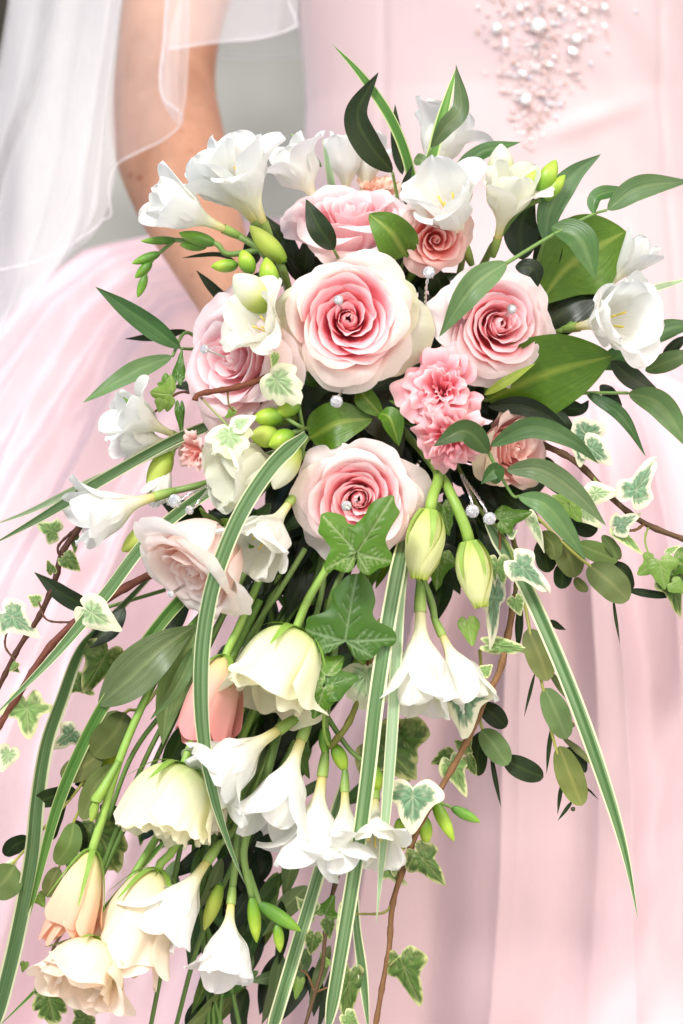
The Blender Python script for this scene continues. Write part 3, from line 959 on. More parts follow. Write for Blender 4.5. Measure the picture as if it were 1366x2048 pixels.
        add('petal', o, (W.reshape(-1, 3), gridfaces(nv, nu), cc.reshape(-1, 3), np.stack([U * .5 + .5, Vv], -1).reshape(-1, 2)), M['petal'])
    # green calyx under the flower and its stem
    for k in range(5):
        a = k * 1.2566 + spin
        s_ = np.linspace(0, 1, 8)
        r_ = 0.06 + 0.34 * s_
        z_ = -0.70 + 0.16 * s_ - 0.10 * s_ ** 2
        w_ = 0.10 * np.sin(math.pi * np.clip(s_ * 0.92 + 0.08, 0, 1)) + 0.002
        q = np.linspace(-1, 1, 5)
        X = np.stack([np.cos(a) * r_[:, None] - np.sin(a) * w_[:, None] * q, np.sin(a) * r_[:, None] + np.cos(a) * w_[:, None] * q, z_[:, None] + 0.03 * np.abs(q)], -1) * sc
        UVs = np.stack(np.meshgrid(q * .5 + .5, s_), -1).reshape(-1, 2)
        add('sepal', o, ((ce + X @ Fm).reshape(-1, 3), gridfaces(8, 5), np.tile(H('6f9440'), (40, 1)), UVs), M['leaf'])
    e = P(*(stem or (690, 800, -9)))
    add('stem', o, tube([base + Fm[2] * 0.06 * sc, base - Fm[2] * 0.35 * sc, e], 0.0022, 0.0022, c0=H('5f8a35')), M['stem'])
    return o

LIS = {
    'hot': (H('f28a9c'), H('f9b0ba'), H('fcd0d0')),
    'pinkpeach': (H('f0a8a0'), H('f8c8c0'), H('fbe0d6')),
    'peach': (H('f0b49c'), H('f5cdb8'), H('f8e2cf')),
    'cream': (H('e3e8b0'), H('f4f3d6'), H('f9f6e2')),
    'green': (H('d6e29a'), H('eef0c8'), H('f6f5d8')),
    'blushcream': (H('f0e6b4'), H('f9f0d2'), H('f9ecd8')),
    'peachtip': (H('e6e69c'), H('f6e2bc'), H('f3bfa4')),
    'pinktip': (H('f0e0a0'), H('f5c8b4'), H('f2a4a2')),
}

def ruffle(label, c, R, axis, spin=0.0, pal='hot', n=16, seed=1, dome=0.22, ruf=0.07, stem=None, group='open pink lisianthus flowers'):
    """double frilled lisianthus seen into its face"""
    rng = np.random.default_rng(seed)
    ce = P(*c)
    sc = R * PX(c[2])
    Fm = frame(ax(axis), spin)
    base = ce - Fm[2] * 0.9 * sc
    o = thing('lisianthus', label, 'lisianthus', base, group)
    p = LIS[pal]
    nu, nv = 33, 14
    U, Vv = np.meshgrid(np.linspace(-1, 1, nu), np.linspace(0, 1, nv))
    th = rng.uniform(0, 6)
    for i in range(n):
        t = i / (n - 1)
        th += 2.39996 + rng.normal(0, .2)
        rr = (0.10 + 0.86 * t ** 0.8) * rng.uniform(.92, 1.05)
        zr = dome * (1 - t ** 1.6) + rng.normal(0, .04)
        E = Vv * (1 - 0.25 * np.abs(U) ** 3)
        r = 0.05 + (rr - 0.05) * (0.55 * E + 0.45 * E ** 2.2)
        z = -0.9 + (zr + 0.9) * (1 - (1 - E) ** 1.8)
        a1, a2, a3 = rng.uniform(0, 6, 3)
        th += rng.normal(0, .5)
        f = rng.uniform(4, 7.5)
        r = r + ruf * E ** 3 * (np.sin(f * U + a1) + 0.5 * np.sin(2.3 * f * U + a2)) * (0.6 + 0.6 * t)
        z = z + ruf * E ** 3 * (np.cos(f * U + a1) + 0.5 * np.sin(1.9 * f * U + a3)) - 0.10 * np.clip((E - .8) / .2, 0, 1) ** 2 * (0.3 + t)
        hw = rng.uniform(.75, 1.2) - 0.25 * t
        an = th + U * hw * (0.3 + 0.7 * np.sin(np.clip(E / .7, 0, 1) * math.pi / 2))
        W = ce + (np.stack([r * np.cos(an), r * np.sin(an), z], -1) * sc) @ Fm
        cc = ramp(E, [(0, H('dfe0a0')), (0.25, p[0]), (0.75, p[1]), (1, p[2])]) * rng.uniform(.94, 1.04)
        add('petal', o, (W.reshape(-1, 3), gridfaces(nv, nu), cc.reshape(-1, 3), np.stack([U * .5 + .5, Vv], -1).reshape(-1, 2)), M['ruf'])
    e = P(*(stem or (700, 800, -9)))
    add('stem', o, tube([base + Fm[2] * 0.05 * sc, base - Fm[2] * 0.4 * sc, e], 0.0018, 0.0022, c0=H('7fa548')), M['stem'])
    return o

def cupflower(label, b, m_, R, pal='cream', seed=1, flare=0.15, ruf=0.05, stem=None, nw=(5, 5, 4), twist=0.45, group='nodding lisianthus in the trailing part', sep=0.55, belly=0.8, spin=None, fray=0.0):
    """half-open lisianthus seen from the side: base b, mouth centre m_, mouth radius R px"""
    rng = np.random.default_rng(seed)
    ruf = ruf * 1.5
    B, Mo = P(*b), P(*m_)
    L = np.linalg.norm(Mo - B)
    Fm = frame(Mo - B, rng.uniform(0, 6) if spin is None else spin)
    Rw = R * PX(b[2])
    o = thing('lisianthus', label, 'lisianthus', B, group)
    p = LIS[pal]
    nu, nv = 29, 16
    U, Vv = np.meshgrid(np.linspace(-1, 1, nu), np.linspace(0, 1, nv))
    for wi, cnt in enumerate(nw):
        ks, kl = (1.0, 0.80, 0.58)[wi], (1.0, 1.03, 1.0)[wi]
        off = rng.uniform(0, 6)
        for k in range(cnt):
            th = off + k * 2 * math.pi / cnt + rng.normal(0, .1)
            E = Vv * (1 - 0.16 * np.abs(U) ** 3)
            tipk = rng.uniform(0, .10)
            lk = kl * rng.uniform(.88, 1.12)
            r = Rw * ks * (0.07 + 0.93 * np.sin(math.pi / 2 * np.clip(E, 0, 1) ** belly))
            z = L * lk * (0.16 * E + 0.84 * E ** 1.45)
            a1, a2 = rng.uniform(0, 6, 2)
            fl = np.clip((E - .72) / .28, 0, 1) ** 2
            r = r + Rw * (flare + .08) * fl * rng.uniform(-.2, 2.4) * (0.5 + np.abs(U) + .8 * U * rng.choice([-1, 1]))
            r = r + Rw * ruf * E ** 3 * (np.sin(4.2 * U + a1) + .5 * np.sin(9 * U + a2)) + Rw * fray * E ** 9 * np.sin(19 * U + a1) 
            z = z + L * tipk * np.exp(-((U - rng.uniform(-.6, .6)) / .3) ** 2) * E ** 4 + L * ruf * 0.8 * E ** 3 * np.sin(3.3 * U + a2) + L * fray * E ** 9 * np.sin(15 * U + a2)
            r = r * (1 + 0.15 * U * E) + Rw * 0.03 * np.sin(3 * U + a2) * np.sin(math.pi * E)
            hw = 1.15 * math.pi / cnt * (1.25 if wi == 0 else 1.15)
            an = th + U * hw * (0.55 + 0.45 * np.sin(np.clip(E / .5, 0, 1) * math.pi / 2)) + twist * E
            W = B + np.stack([r * np.cos(an), r * np.sin(an), z], -1) @ Fm
            cc = ramp(E, [(0, H('b9cf6a')), (0.14, p[0]), (0.5, p[1]), (1, p[2])]) * rng.uniform(.95, 1.03)
            add('petal', o, (W.reshape(-1, 3), gridfaces(nv, nu), cc.reshape(-1, 3), np.stack([U * .5 + .5, Vv], -1).reshape(-1, 2)), M['ruf'])
    # calyx: five narrow sepals hugging the base
    for k in range(5):
        a = k * 1.2566 + rng.uniform(-.2, .2)
        s_ = np.linspace(0, 1, 10)
        r_ = Rw * 1.06 * (0.09 + 0.93 * np.sin(math.pi / 2 * np.clip(s_ * sep, 0, 1) ** belly)) + Rw * 0.05 * s_ + Rw * 0.25 * s_ ** 4 * rng.uniform(0, 1)
        z_ = L * (0.16 * s_ * sep + 0.84 * (s_ * sep) ** 1.45) - L * 0.03
        w_ = Rw * 0.11 * (1 - s_) ** 0.6 + 0.0002
        q = np.linspace(-1, 1, 3)
        X = np.stack([np.cos(a) * r_[:, None] - np.sin(a) * w_[:, None] * q, np.sin(a) * r_[:, None] + np.cos(a) * w_[:, None] * q, z_[:, None] + 0 * q], -1)
        UVs = np.stack(np.meshgrid(q * .5 + .5, s_), -1).reshape(-1, 2)
        add('sepal', o, ((B + X @ Fm).reshape(-1, 3), gridfaces(10, 3), np.tile(H('8fb550'), (30, 1)), UVs), M['leaf'])
    if stem:
        add('stem', o, tube([B + Fm[2] * 0.04 * L, B - Fm[2] * 0.10 * L] + [P(*q) for q in stem], 0.0022, 0.0019, c0=H('9cbf5a'), c1=H('5f8a38'), m=24), M['stem'])
    return o

def lbud(label, a, b, wd, stem, seed=1, pal=('b7cf63', 'dde69a', 'e9ecb4')):
    """closed lisianthus bud with its petals rolled round each other"""
    A, B = P(*a), P(*b)
    L = np.linalg.norm(B - A)
    Fm = frame(B - A, seed)
    R = wd * PX(a[2]) * 0.5
    o = thing('lisianthus_bud', label, 'flower bud', A, 'closed lisianthus buds')
    nu, nv = 24, 26
    for k in range(4):
        U, S = np.meshgrid(np.linspace(-1, 1, 13), np.linspace(0, 1, nv))
        r = R * (0.16 + 0.84 * np.sin(math.pi * np.clip(S * 0.86 + .06, 0, 1) ** 0.85) ** 0.9) * (1 + 0.10 * U)
        r = np.maximum(r, R * 0.28 * (S > .5))
        r = r + R * 0.10 * np.clip((S - .9) / .1, 0, 1) * np.sin(U * 11 + k * 2)
        z = L * S + 0.02 * L * np.clip((S - .9) / .1, 0, 1) * np.cos(U * 14 + k)
        an = k * math.pi / 2 + U * 1.05 + 1.4 * S ** 1.3
        W = A + np.stack([r * np.cos(an), r * np.sin(an), z], -1) @ Fm
        cc = ramp(S, [(0, H(pal[0])), (.3, H(pal[1])), (.85, H(pal[2])), (1, H('c5d75a'))])
        cc = cc * (1 - 0.10 * np.clip(-U, 0, 1) ** 2)[..., None]
        add('petal', o, (W.reshape(-1, 3), gridfaces(nv, 13), cc.reshape(-1, 3), np.stack([U * .5 + .5, S], -1).reshape(-1, 2)), M['ruf'])
    for k in range(5):
        an = k * 1.2566 + .3
        s_ = np.linspace(0, 1, 10)
        r_ = R * 1.08 * (0.2 + 0.84 * np.sin(math.pi * np.clip(s_ * .55 * 0.86 + .06, 0, 1) ** .85) ** .9) + R * .02
        w_ = R * .17 * (1 - s_) ** .7 + .0002
        q = np.linspace(-1, 1, 3)
        X = np.stack([np.cos(an) * r_[:, None] - np.sin(an) * w_[:, None] * q, np.sin(an) * r_[:, None] + np.cos(an) * w_[:, None] * q, L * .55 * s_[:, None] + 0 * q], -1)
        add('sepal', o, ((A + X @ Fm).reshape(-1, 3), gridfaces(10, 3), np.tile(H('9dbf57'), (30, 1)), np.stack(np.meshgrid(q * .5 + .5, s_), -1).reshape(-1, 2)), M['leaf'])
    add('stem', o, tube([A + Fm[2] * .05 * L, A - Fm[2] * .06 * L] + [P(*q) for q in stem], 0.0030, 0.0016, c0=H('8fb04c'), c1=H('6f9440'), m=20), M['stem'])
    return o

def lathe(A, B, R, prof, cols, n=12, m=12, ridge=0.0, rk=3, spin=0.0):
    L = np.linalg.norm(B - A)
    Fm = frame(B - A, spin)
    s = np.linspace(0, 1, m)
    ph = np.linspace(0, 2 * math.pi, n, endpoint=False)
    S, Pn = np.meshgrid(s, ph, indexing='ij')
    r = R * prof(S) * (1 + ridge * np.cos(rk * Pn))
    W = A + np.stack([r * np.cos(Pn), r * np.sin(Pn), L * S], -1) @ Fm
    return W.reshape(-1, 3), gridfaces(m, n, True), ramp(S, cols).reshape(-1, 3), np.stack([Pn / 6.28, S], -1).reshape(-1, 2)

def fbud(parent, a, b, wd, tone=0):
    """freesia bud: fat green-yellow pod on a short calyx"""
    A, B = P(*a), P(*b)
    R = wd * PX(a[2]) * .5
    pro = lambda S: 0.18 + 0.82 * np.sin(math.pi * np.clip(S * .93 + .05, 0, 1) ** 0.85) ** .75 - 0.18 * S ** 6
    cols = [[(0, H('5f8f2a')), (.35, H('86b032')), (.7, H('b4d04a')), (1, H('a5c63c'))],
            [(0, H('4f7f2a')), (.5, H('6fa03a')), (1, H('8fbf3f'))],
            [(0, H('9fc23f')), (.3, H('d5dd7c')), (.65, H('f0f0d8')), (1, H('f3f3e2'))],
            [(0, H('8fb83a')), (.4, H('c6d865')), (1, H('d5e07a'))]][tone]
    bo = add('bud', parent, lathe(A, B, R, pro, cols, 14, 14, .07, 3), M['white'] if tone >= 2 else M['leaf'])
    d = (B - A)
    add('bract', bo, lathe(A - d * .05, A + d * .34, R * .80, lambda S: 0.25 + .75 * np.sin(math.pi * .5 * np.clip(S * 1.3, 0, 1)) + .06 * S, [(0, H('4f7f2a')), (1, H('6d9c38'))], 10, 6), M['leaf'])
    return bo

def blossom(parent, a, m_, flare=0.8, wd=0.36, seed=1, open_=None, yel=0.5, curl=0.0, name='blossom', spread=None, cream=0.0):
    """freesia flower: tube base a, mouth centre m_ (photo px + depth); flare in radians at the lobes"""
    rng = np.random.default_rng(seed)
    A, Mo = P(*a), P(*m_)
    L = np.linalg.norm(Mo - A) * 1.42
    wd = wd * 1.18
    Fm = frame(Mo - A, rng.uniform(0, 6))
    # green bract sleeve = the part's own mesh, with the style and anthers inside
    sl_ = lathe(A - Fm[2] * .06 * L, A + Fm[2] * .20 * L, .060 * L, lambda S: .55 + .35 * S + .12 * np.sin(3 * S), [(0, H('5f8236')), (1, H('93ac58'))], 10, 6)
    geo = [sl_]
    for k in range(3):
        an = k * 2.094
        q = [A + (np.array([.03 * math.cos(an), .03 * math.sin(an), .35]) * L) @ Fm, A + (np.array([.05 * math.cos(an), .05 * math.sin(an), .62]) * L) @ Fm, A + (np.array([.09 * math.cos(an), .09 * math.sin(an), .84]) * L) @ Fm]
        geo.append(tube(q, .006 * L, .014 * L, n=5, m=6, c0=H('e3e08f'), c1=H('d8c25a')))
    bo = add(name, parent, join(*geo), M['stem'])
    nu, nv = 17, 32
    v = 1 - (1 - np.linspace(0, 1, nv)) ** 1.5
    u = np.linspace(-1, 1, nu)
    for k in range(6):
        inn = k % 2
        fl = flare * rng.uniform(.7, 1.3) * (0.52 if inn else 1.30)
        al = np.interp(v, [0, .30, .46, .62, .80, 1], [.03, .07, .52, .40, .40 + .45 * (fl - .40), fl]) if fl > .4 else np.interp(v, [0, .30, .46, .62, .8, 1], [.03, .07, .50, .30, fl * .6, fl - .35])
        ds = np.diff(v, prepend=0) * 1.14 * rng.uniform(.94, 1.08)
        r = .035 + np.cumsum(np.sin(al) * ds) - np.sin(al[0]) * ds[0]
        z = np.cumsum(np.cos(al) * ds) - np.cos(al[0]) * ds[0]
        r = r * (0.94 if inn else 1.0)
        lobe = wd * (1.0 if inn else .95) * rng.uniform(.92, 1.08) * np.clip(1 - np.abs((v - .72) / np.where(v < .72, .36, .283)) ** 2.5, 0, 1) ** .48 * 0.44
        tubew = r * .72
        w = np.where(v < .36, tubew, np.where(v < .6, tubew + (np.maximum(lobe, .0) - tubew) * sstep(v, .36, .6), lobe))
        w = np.maximum(w, 0.004)
        rc = np.maximum(r * 1.02, w * 1.15)
        th = k * math.pi / 3 + rng.normal(0, .06)
        psi = u[None] * (w / rc)[:, None]
        a1, a2 = rng.uniform(0, 6, 2)
        E = v[:, None]
        cupd = rc[:, None] * (1 - np.cos(psi))
        # cupping acts along the petal's own normal
        nr, nz = np.cos(al)[:, None], -np.sin(al)[:, None]
        rip = .026 * np.sin(2.6 * u[None] + a1) * E ** 3 + .012 * np.sin(6 * u[None] + 5 * E + a2) * E ** 4 + .012 * np.exp(-(u[None] / .12) ** 2) * sstep(E, .4, .8)
        R_ = r[:, None] - (cupd + rip) * nr + 0 * u[None]
        Z_ = z[:, None] - (cupd + rip) * nz
        la = rc[:, None] * np.sin(psi)
        if curl:
            R_ = R_ + curl * np.clip((E - .86) / .14, 0, 1) ** 2 * .12
        er, et = np.array([math.cos(th), math.sin(th), 0]), np.array([-math.sin(th), math.cos(th), 0])
        X = R_[..., None] * er + la[..., None] * et + Z_[..., None] * np.array([0, 0, 1.])
        W = A + (X * L) @ Fm
        S = np.tile(v[:, None], (1, nu))
        wh = H('f0f1ec') * (1 - cream) + H('f0efd4') * cream
        cc = ramp(S, [(0, H('c9cf6a') * yel + H('e4e6b0') * (1 - yel)), (.18, H('e6dd86') * yel + H('eef0d0') * (1 - yel)), (.36, H('f2f1d8')), (.55, wh), (1, wh)])
        add('petal', bo, (W.reshape(-1, 3), gridfaces(nv, nu), cc.reshape(-1, 3), np.stack([np.tile(u * .5 + .5, (nv, 1)), S], -1).reshape(-1, 2)), M['white'])
    return bo

def freesia(label, base, blossoms=(), buds=(), stems=()):
    o = thing('freesia', label, 'freesia', P(*base), 'white freesia sprays')
    for bl in blossoms:
        blossom(o, **bl)
    for bu in buds:
        fbud(o, *bu)
    for st in stems:
        rr = .0022 if len(st) < 2 or not isinstance(st[-1], float) else st[-1]
        pts = [q for q in st if not isinstance(q, float)]
        add('stem', o, tube([P(*q) for q in pts], rr * .8, rr * .62, c0=H('5a7a38'), c1=H('748f4a'), m=8 + 6 * len(pts)), M['stem'])
    return o

def sprig(name, label, cat, base, leaves, stems=(), group=None, mat='leaf', scol='6b8a45', srad=.0011, smat='stem', dots=()):
    """leafy sprig: leaves = list of ribbon keyword rows"""
    o = thing(name, label, cat, P(*base), group)
    for i, lf in enumerate(leaves):
        lf = dict(lf)
        lf.setdefault('seed', hash((label, i)) % 9999 if False else (len(label) * 37 + i * 13) % 9999)
        add('leaf', o, ribbon(**lf), M[lf.get('mat_', mat)] if 'mat_' in lf else M[mat])
    for st in stems:
        pts = [q for q in st if not isinstance(q, float)]
        rr = [q for q in st if isinstance(q, float)]
        r = rr[0] if rr else srad
        add('stem', o, tube([P(*q) for q in pts], r, r * .7, c0=H(scol), c1=H(scol), m=8 + 6 * len(pts), knots=.25 if smat == 'bark' else 0), M[smat])
    for q, r in dots:
        add('berry', o, (P(*q) + IV * r, IF, np.tile(H('3a3a20'), (12, 1)), np.zeros((12, 2))), M['stem'])
    return o

def vine(label, base, leaves, stems, group='ivy trails', scol='6a4632', smat='bark'):
    """ivy trail: leaves = (base, tip, wid, kind, style, roll[, extra]) rows"""
    o = thing('ivy', label, 'ivy', P(*base), group)
    for i, lf in enumerate(leaves):
        ex = lf[6] if len(lf) > 6 else {}
        pet = ex.pop('pet', None) if ex else None
        l = add('leaf', o, ivy(*lf[:6], seed=len(label) * 7 + i * 5, **ex), M['ivy'])
        if pet:
            add('leaf_stalk', l, tube([P(*q) for q in pet] + [P(*lf[0])], .0006, .0005, n=6, c0=H('8a7a4a'), c1=H('8fae60'), m=10), M['stem'])
    for st in stems:
        pts = [q for q in st if not isinstance(q, (float, str))]
        rr = [q for q in st if isinstance(q, float)]
        hx = [q for q in st if isinstance(q, str)]
        cc = H(hx[0] if hx else scol)
        r = rr[0] if rr else .0014
        add('vine_stem', o, tube([P(*q) for q in pts], r, r * .75, c0=cc, c1=cc, m=8 + 7 * len(pts), knots=.3), M[smat])
    return o

def blade(label, pts, width, style='grass', roll=0.0, fold=.18, seed=0, outline='grass', group='variegated grass blades'):
    o = thing('grass_blade', label, 'grass blade', P(*pts[0]), group)
    add('blade', o, ribbon(pts, width, outline, style, roll, fold, 0, seed, 29, 12 * len(pts), wave=.05), M['grass'])
    return o

def brilliant():
    V, F = [], []
    rings = [(0.45, 1.0, 0.0), (0.85, 0.72, .39), (1.0, 0.42, 0.0), (1.0, 0.30, .39), (0.55, -0.25, 0.0)]
    n = 8
    prof = [(0.55, 0.62), (0.86, 0.40), (1.0, 0.16), (1.0, 0.06), (0.5, -0.45)]
    for k, (r, z) in enumerate(prof):
        for j in range(n):
            a = 2 * math.pi * (j + (.5 if k % 2 else 0)) / n
            V.append((r * math.cos(a), r * math.sin(a), z))
    V.append((0, 0, -0.9))
    F.append(list(range(n)))
    for k in range(len(prof) - 1):
        for j in range(n):
            a, b_ = k * n + j, k * n + (j + 1) % n
            c_, d_ = (k + 1) * n + j, (k + 1) * n + (j + 1) % n
            if k % 2 == 0:
                F += [[a, c_, b_], [b_, c_, d_]]
            else:
                F += [[a, c_, d_], [a, d_, b_]]
    for j in range(n):
        F.append([4 * n + j, 5 * n, 4 * n + (j + 1) % n])
    return np.array(V), F
DV, DF = brilliant()

def gem(label, pos, size, axis=(0, 0, 1), wire=None, spin=.2):
    c = P(*pos)
    r = size * PX(pos[2]) * .5
    Fm = frame(ax(axis), spin)
    o = thing('crystal_pin', label, 'crystal pin', c, 'rhinestone pins on the flowers')
    st = add('crystal', o, (c + (DV * r) @ Fm, DF, None, None), M['glass'], False)
    cup = lathe(c - Fm[2] * 1.0 * r, c + Fm[2] * .02 * r, r * 1.0, lambda S: .25 + .80 * S ** .6, [(0, H('cccccc')), (1, H('cccccc'))], 10, 5)
    add('setting', o, cup, M['silver'])
    for k in range(4):
        a = k * math.pi / 2 + .4
        q = np.array([math.cos(a), math.sin(a), 0])
        add('prong', o, tube([c + (q * 1.03 - np.array([0, 0, .3])) * r @ Fm, c + (q * 1.02 + np.array([0, 0, .18])) * r @ Fm, c + (q * .78 + np.array([0, 0, .48])) * r @ Fm], .10 * r, .07 * r, n=5, m=6), M['silver'])
    if wire:
        pts = spline([c - Fm[2] * .9 * r] + [P(*q) for q in wire], 40)
        T = np.gradient(pts, axis=0)
        A = np.cross(T, FWD)
        A /= np.linalg.norm(A, axis=1)[:, None] + 1e-9
        B = np.cross(T, A)
        B /= np.linalg.norm(B, axis=1)[:, None] + 1e-9
        for k in range(2):
            a = np.linspace(0, 30, 40) + k * math.pi
            add('wire', o, tube(pts + (A * np.cos(a)[:, None] + B * np.sin(a)[:, None]) * .00042, .0004, .0004, n=5, m=60), M['silver'])
    return o
# ------------------------------------------------------------------ holder
CORE = (690, 790, -9)
ho = thing('bouquet_holder', 'dark green foam holder at the hidden heart of the bouquet', 'bouquet holder', P(*CORE))
pr = lambda S: np.sqrt(np.clip(1 - (2 * S - 1) ** 2, 0, 1)) * .98 + .01
add('foam', ho, lathe(P(700, 770, -14), P(700, 770, -4.5), .058, pr, [(0, H('2a3d1e')), (1, H('2a3d1e'))], 20, 14), M['stem'])
add('handle', ho, tube([P(680, 780, -12), P(640, 775, -12), P(585, 768, -12)], .013, .011, n=14, c0=H('e8e4dc')), M['stem'])

# ------------------------------------------------------------------ roses
rose('largest pink rose at the centre, cream outer petals with green tints', (697, 638, 4.0), 160, (.03, .06, 1), .4, 'pink', 40, 5, inner=.60, nouter=13)
rose('pink rose right of the largest one, crossed by a slender blue-green leaf', (1003, 648, 2.2), 138, (.30, .02, 1), 1.3, 'rose', 37, 8, inner=.60, nouter=11)
rose('pale lilac pink rose on the left, turned sideways behind a brown twig', (458, 722, 2.4), 164, (-.58, .03, .80), .8, 'lav', 26, 13, inner=.5)
rose('pink rose below the centre, half covered by a green ivy leaf', (716, 1000, 3.2), 144, (-.06, -.10, 1), 2.2, 'rose', 39, 21, inner=.62, nouter=11)
rose('creamy blush rose facing down to the left behind the arching grass blade', (386, 1142, 4.4), 178, (-.52, -.66, .42), .3, 'blush', 24, 34, inner=.42, close=.95, nouter=9)
rose('pink rose at the top, seen edge-on behind a dark pointed leaf', (698, 418, -.6), 152, (-.05, .84, .54), .9, 'lav', 26, 41, inner=.55)
rose('dusky blush rose at lower right, mostly hidden by long leaves', (1035, 898, 0), 116, (.62, -.12, .68), .2, 'dusky', 22, 55, inner=.45, close=.5)

# ------------------------------------------------------------------ open lisianthus
rose('small salmon pink rose wedged between the top rose and white freesia', (874, 480, 1.8), 80, (.12, -.15, 1), .2, 'salmon', 22, 3, inner=.6, nouter=8)
ruffle('hot pink frilled lisianthus between the two large pink roses', (884, 778, 3.0), 106, (-.05, .25, 1), .5, 'hot', 24, 6, ruf=.075, dome=.35)
ruffle('lower hot pink frilled lisianthus above the crystal sprays', (898, 880, 3.4), 86, (-.25, -.45, .85), .9, 'hot', 24, 9, ruf=.075, dome=.35)
ruffle('small salmon lisianthus under the sideways lilac rose', (388, 908, .6), 56, (-.55, -.25, .75), .4, 'pinkpeach', 13, 12)
ruffle('peach lisianthus peeping out behind the top rose', (745, 378, -4.2), 74, (.05, .75, .6), .1, 'peach', 15, 15)

# ------------------------------------------------------------------ nodding lisianthus and buds of the trail
cupflower('pale green-white nodding lisianthus beside the dark ivy leaves', (592, 1258, 3.2), (540, 1398, 4.0), 90, 'green', 4, .14, .06, [(618, 1195, 3), (665, 1112, 1.5), (690, 1000, -3)], belly=.6)
cupflower('salmon pink nodding lisianthus behind the arching grass blade', (452, 1314, 2.4), (408, 1470, 3.2), 58, 'pinktip', 7, -.05, .05, [(482, 1245, 2), (540, 1110, 0)], belly=.75)
cupflower('pale green bell-shaped lisianthus with a single pointed sepal in front', (368, 1530, 3.0), (325, 1665, 3.8), 88, 'green', 10, .03, .04, [(378, 1500, 2.8), (430, 1390, 1), (520, 1200, 0)], belly=.55, fray=.03)
cupflower('slim peach-tipped lisianthus bud at the lower left', (184, 1702, 2.5), (136, 1868, 3.0), 52, 'peachtip', 13, -.02, .04, [(205, 1635, 2.5), (250, 1490, 2.2), (332, 1320, 1.6), (420, 1210, 0)], belly=.85, sep=.75)
cupflower('creamy lisianthus between the peach bud and the hanging freesia', (316, 1742, 2.0), (256, 1915, 2.4), 74, 'blushcream', 16, .05, .06, [(352, 1690, 1.8), (440, 1510, 1), (560, 1250, 0)], belly=.7)
cupflower('cream and blush lisianthus, lowest of all, at the bottom left', (198, 1890, 3.0), (150, 1982, 4.6), 80, 'blushcream', 19, .10, .08, [(215, 1850, 2.4), (262, 1760, 1), (420, 1500, 0)], belly=.6)
cupflower('small cream lisianthus tucked behind the bell-shaped one', (438, 1575, .8), (404, 1652, 1.0), 40, 'cream', 22, .0, .05, [(460, 1530, .5), (560, 1300, 0)])
lbud('fat lime bud hanging beside the half-covered rose, frilled tip', (860, 1020, 3.2), (838, 1158, 3.6), 78, [(866, 990, 2.8), (872, 935, 1), (790, 850, -4)], 1)
lbud('slimmer lime bud hanging right of the fat one', (938, 1082, 2.8), (962, 1214, 3.0), 68, [(925, 1040, 2.8), (905, 995, 2.5), (880, 950, 1), (800, 850, -4)], 2)

lbud('tiny green bud on a thin stalk left of the bell-shaped lisianthus', (192, 1602, 2.8), (183, 1642, 2.9), 17, [(205, 1580, 2.8), (238, 1522, 2.4)], 3, ('8fb04c', 'a5c45a', 'b4cf63'))

# ------------------------------------------------------------------ freesias
B = lambda a, m_, flare=.8, wd=.42, seed=1, **k: dict(a=a, m_=m_, flare=flare, wd=wd, seed=seed, **k)
freesia('white freesia spray with many green buds at the upper left, over the arm', (600, 700, -4),
        [B((540, 478, 1), (490, 356, 2.4), 1.0, .54, 1, yel=.8), B((478, 472, 1.5), (368, 420, 2.8), .38, .46, 2, yel=.8), B((532, 470, .4), (446, 368, 1.2), .85, .54, 3, yel=.8)],
        [((354, 449, .6), (326, 424, .6), 24, 0), ((350, 480, 1), (282, 482, 1), 17, 1), ((318, 507, 1), (264, 527, 1), 20, 1), ((302, 525, 1), (270, 556, 1), 20, 1), ((291, 550, 1), (275, 595, 1), 18, 1),
         ((428, 486, 2), (358, 466, 2), 28, 1), ((412, 492, 1.6), (360, 490, 1.6), 22, 1), ((474, 530, 2.5), (422, 533, 2.5), 27, 0), ((503, 545, 3), (484, 500, 3), 34, 0), ((545, 580, 3), (532, 515, 3), 40, 0), ((568, 522, 2), (500, 452, 2.2), 40, 3), ((538, 616, 3.4), (468, 550, 3.8), 70, 2)],
        [((600, 700, -4), (572, 560, 1), (556, 520, 1.8), (536, 470, 1), .0030), ((572, 560, 1), (520, 500, 1.8), (478, 472, 1.5), .0028), ((520, 500, 1.8), (455, 508, 2), (428, 486, 2), (350, 480, 1), .0020), ((350, 480, 1), (318, 507, 1), (302, 525, 1), (291, 550, 1), .0012)])
freesia('small cream freesia with yellow anthers left of the largest rose', (620, 760, -3), [B((600, 700, 1.8), (530, 655, 3.9), 1.35, .56, 4, cream=.4, yel=.8)], [], [((620, 760, -3), (600, 700, 1.8), .002)])
freesia('pair of soft white freesias behind the top rose, by the bodice edge', (680, 600, -6),
        [B((655, 440, -3), (598, 342, -2.6), .95, .58, 5), B((692, 425, -4), (692, 325, -4.2), .35, .44, 6), B((720, 425, -4.4), (735, 325, -4.8), .6, .44, 7)], [((640, 330, -4), (583, 268, -4), 15, 1)], [((680, 600, -6), (672, 480, -4.5), (655, 430, -3), .0022), ((680, 600, -6), (692, 425, -4), .0022)])
freesia('white freesia at the back between the two upright grass blades', (820, 560, -6), [B((838, 405, -4), (880, 288, -4.6), 1.05, .5, 9)], [], [((820, 560, -6), (838, 405, -4), .0022)])
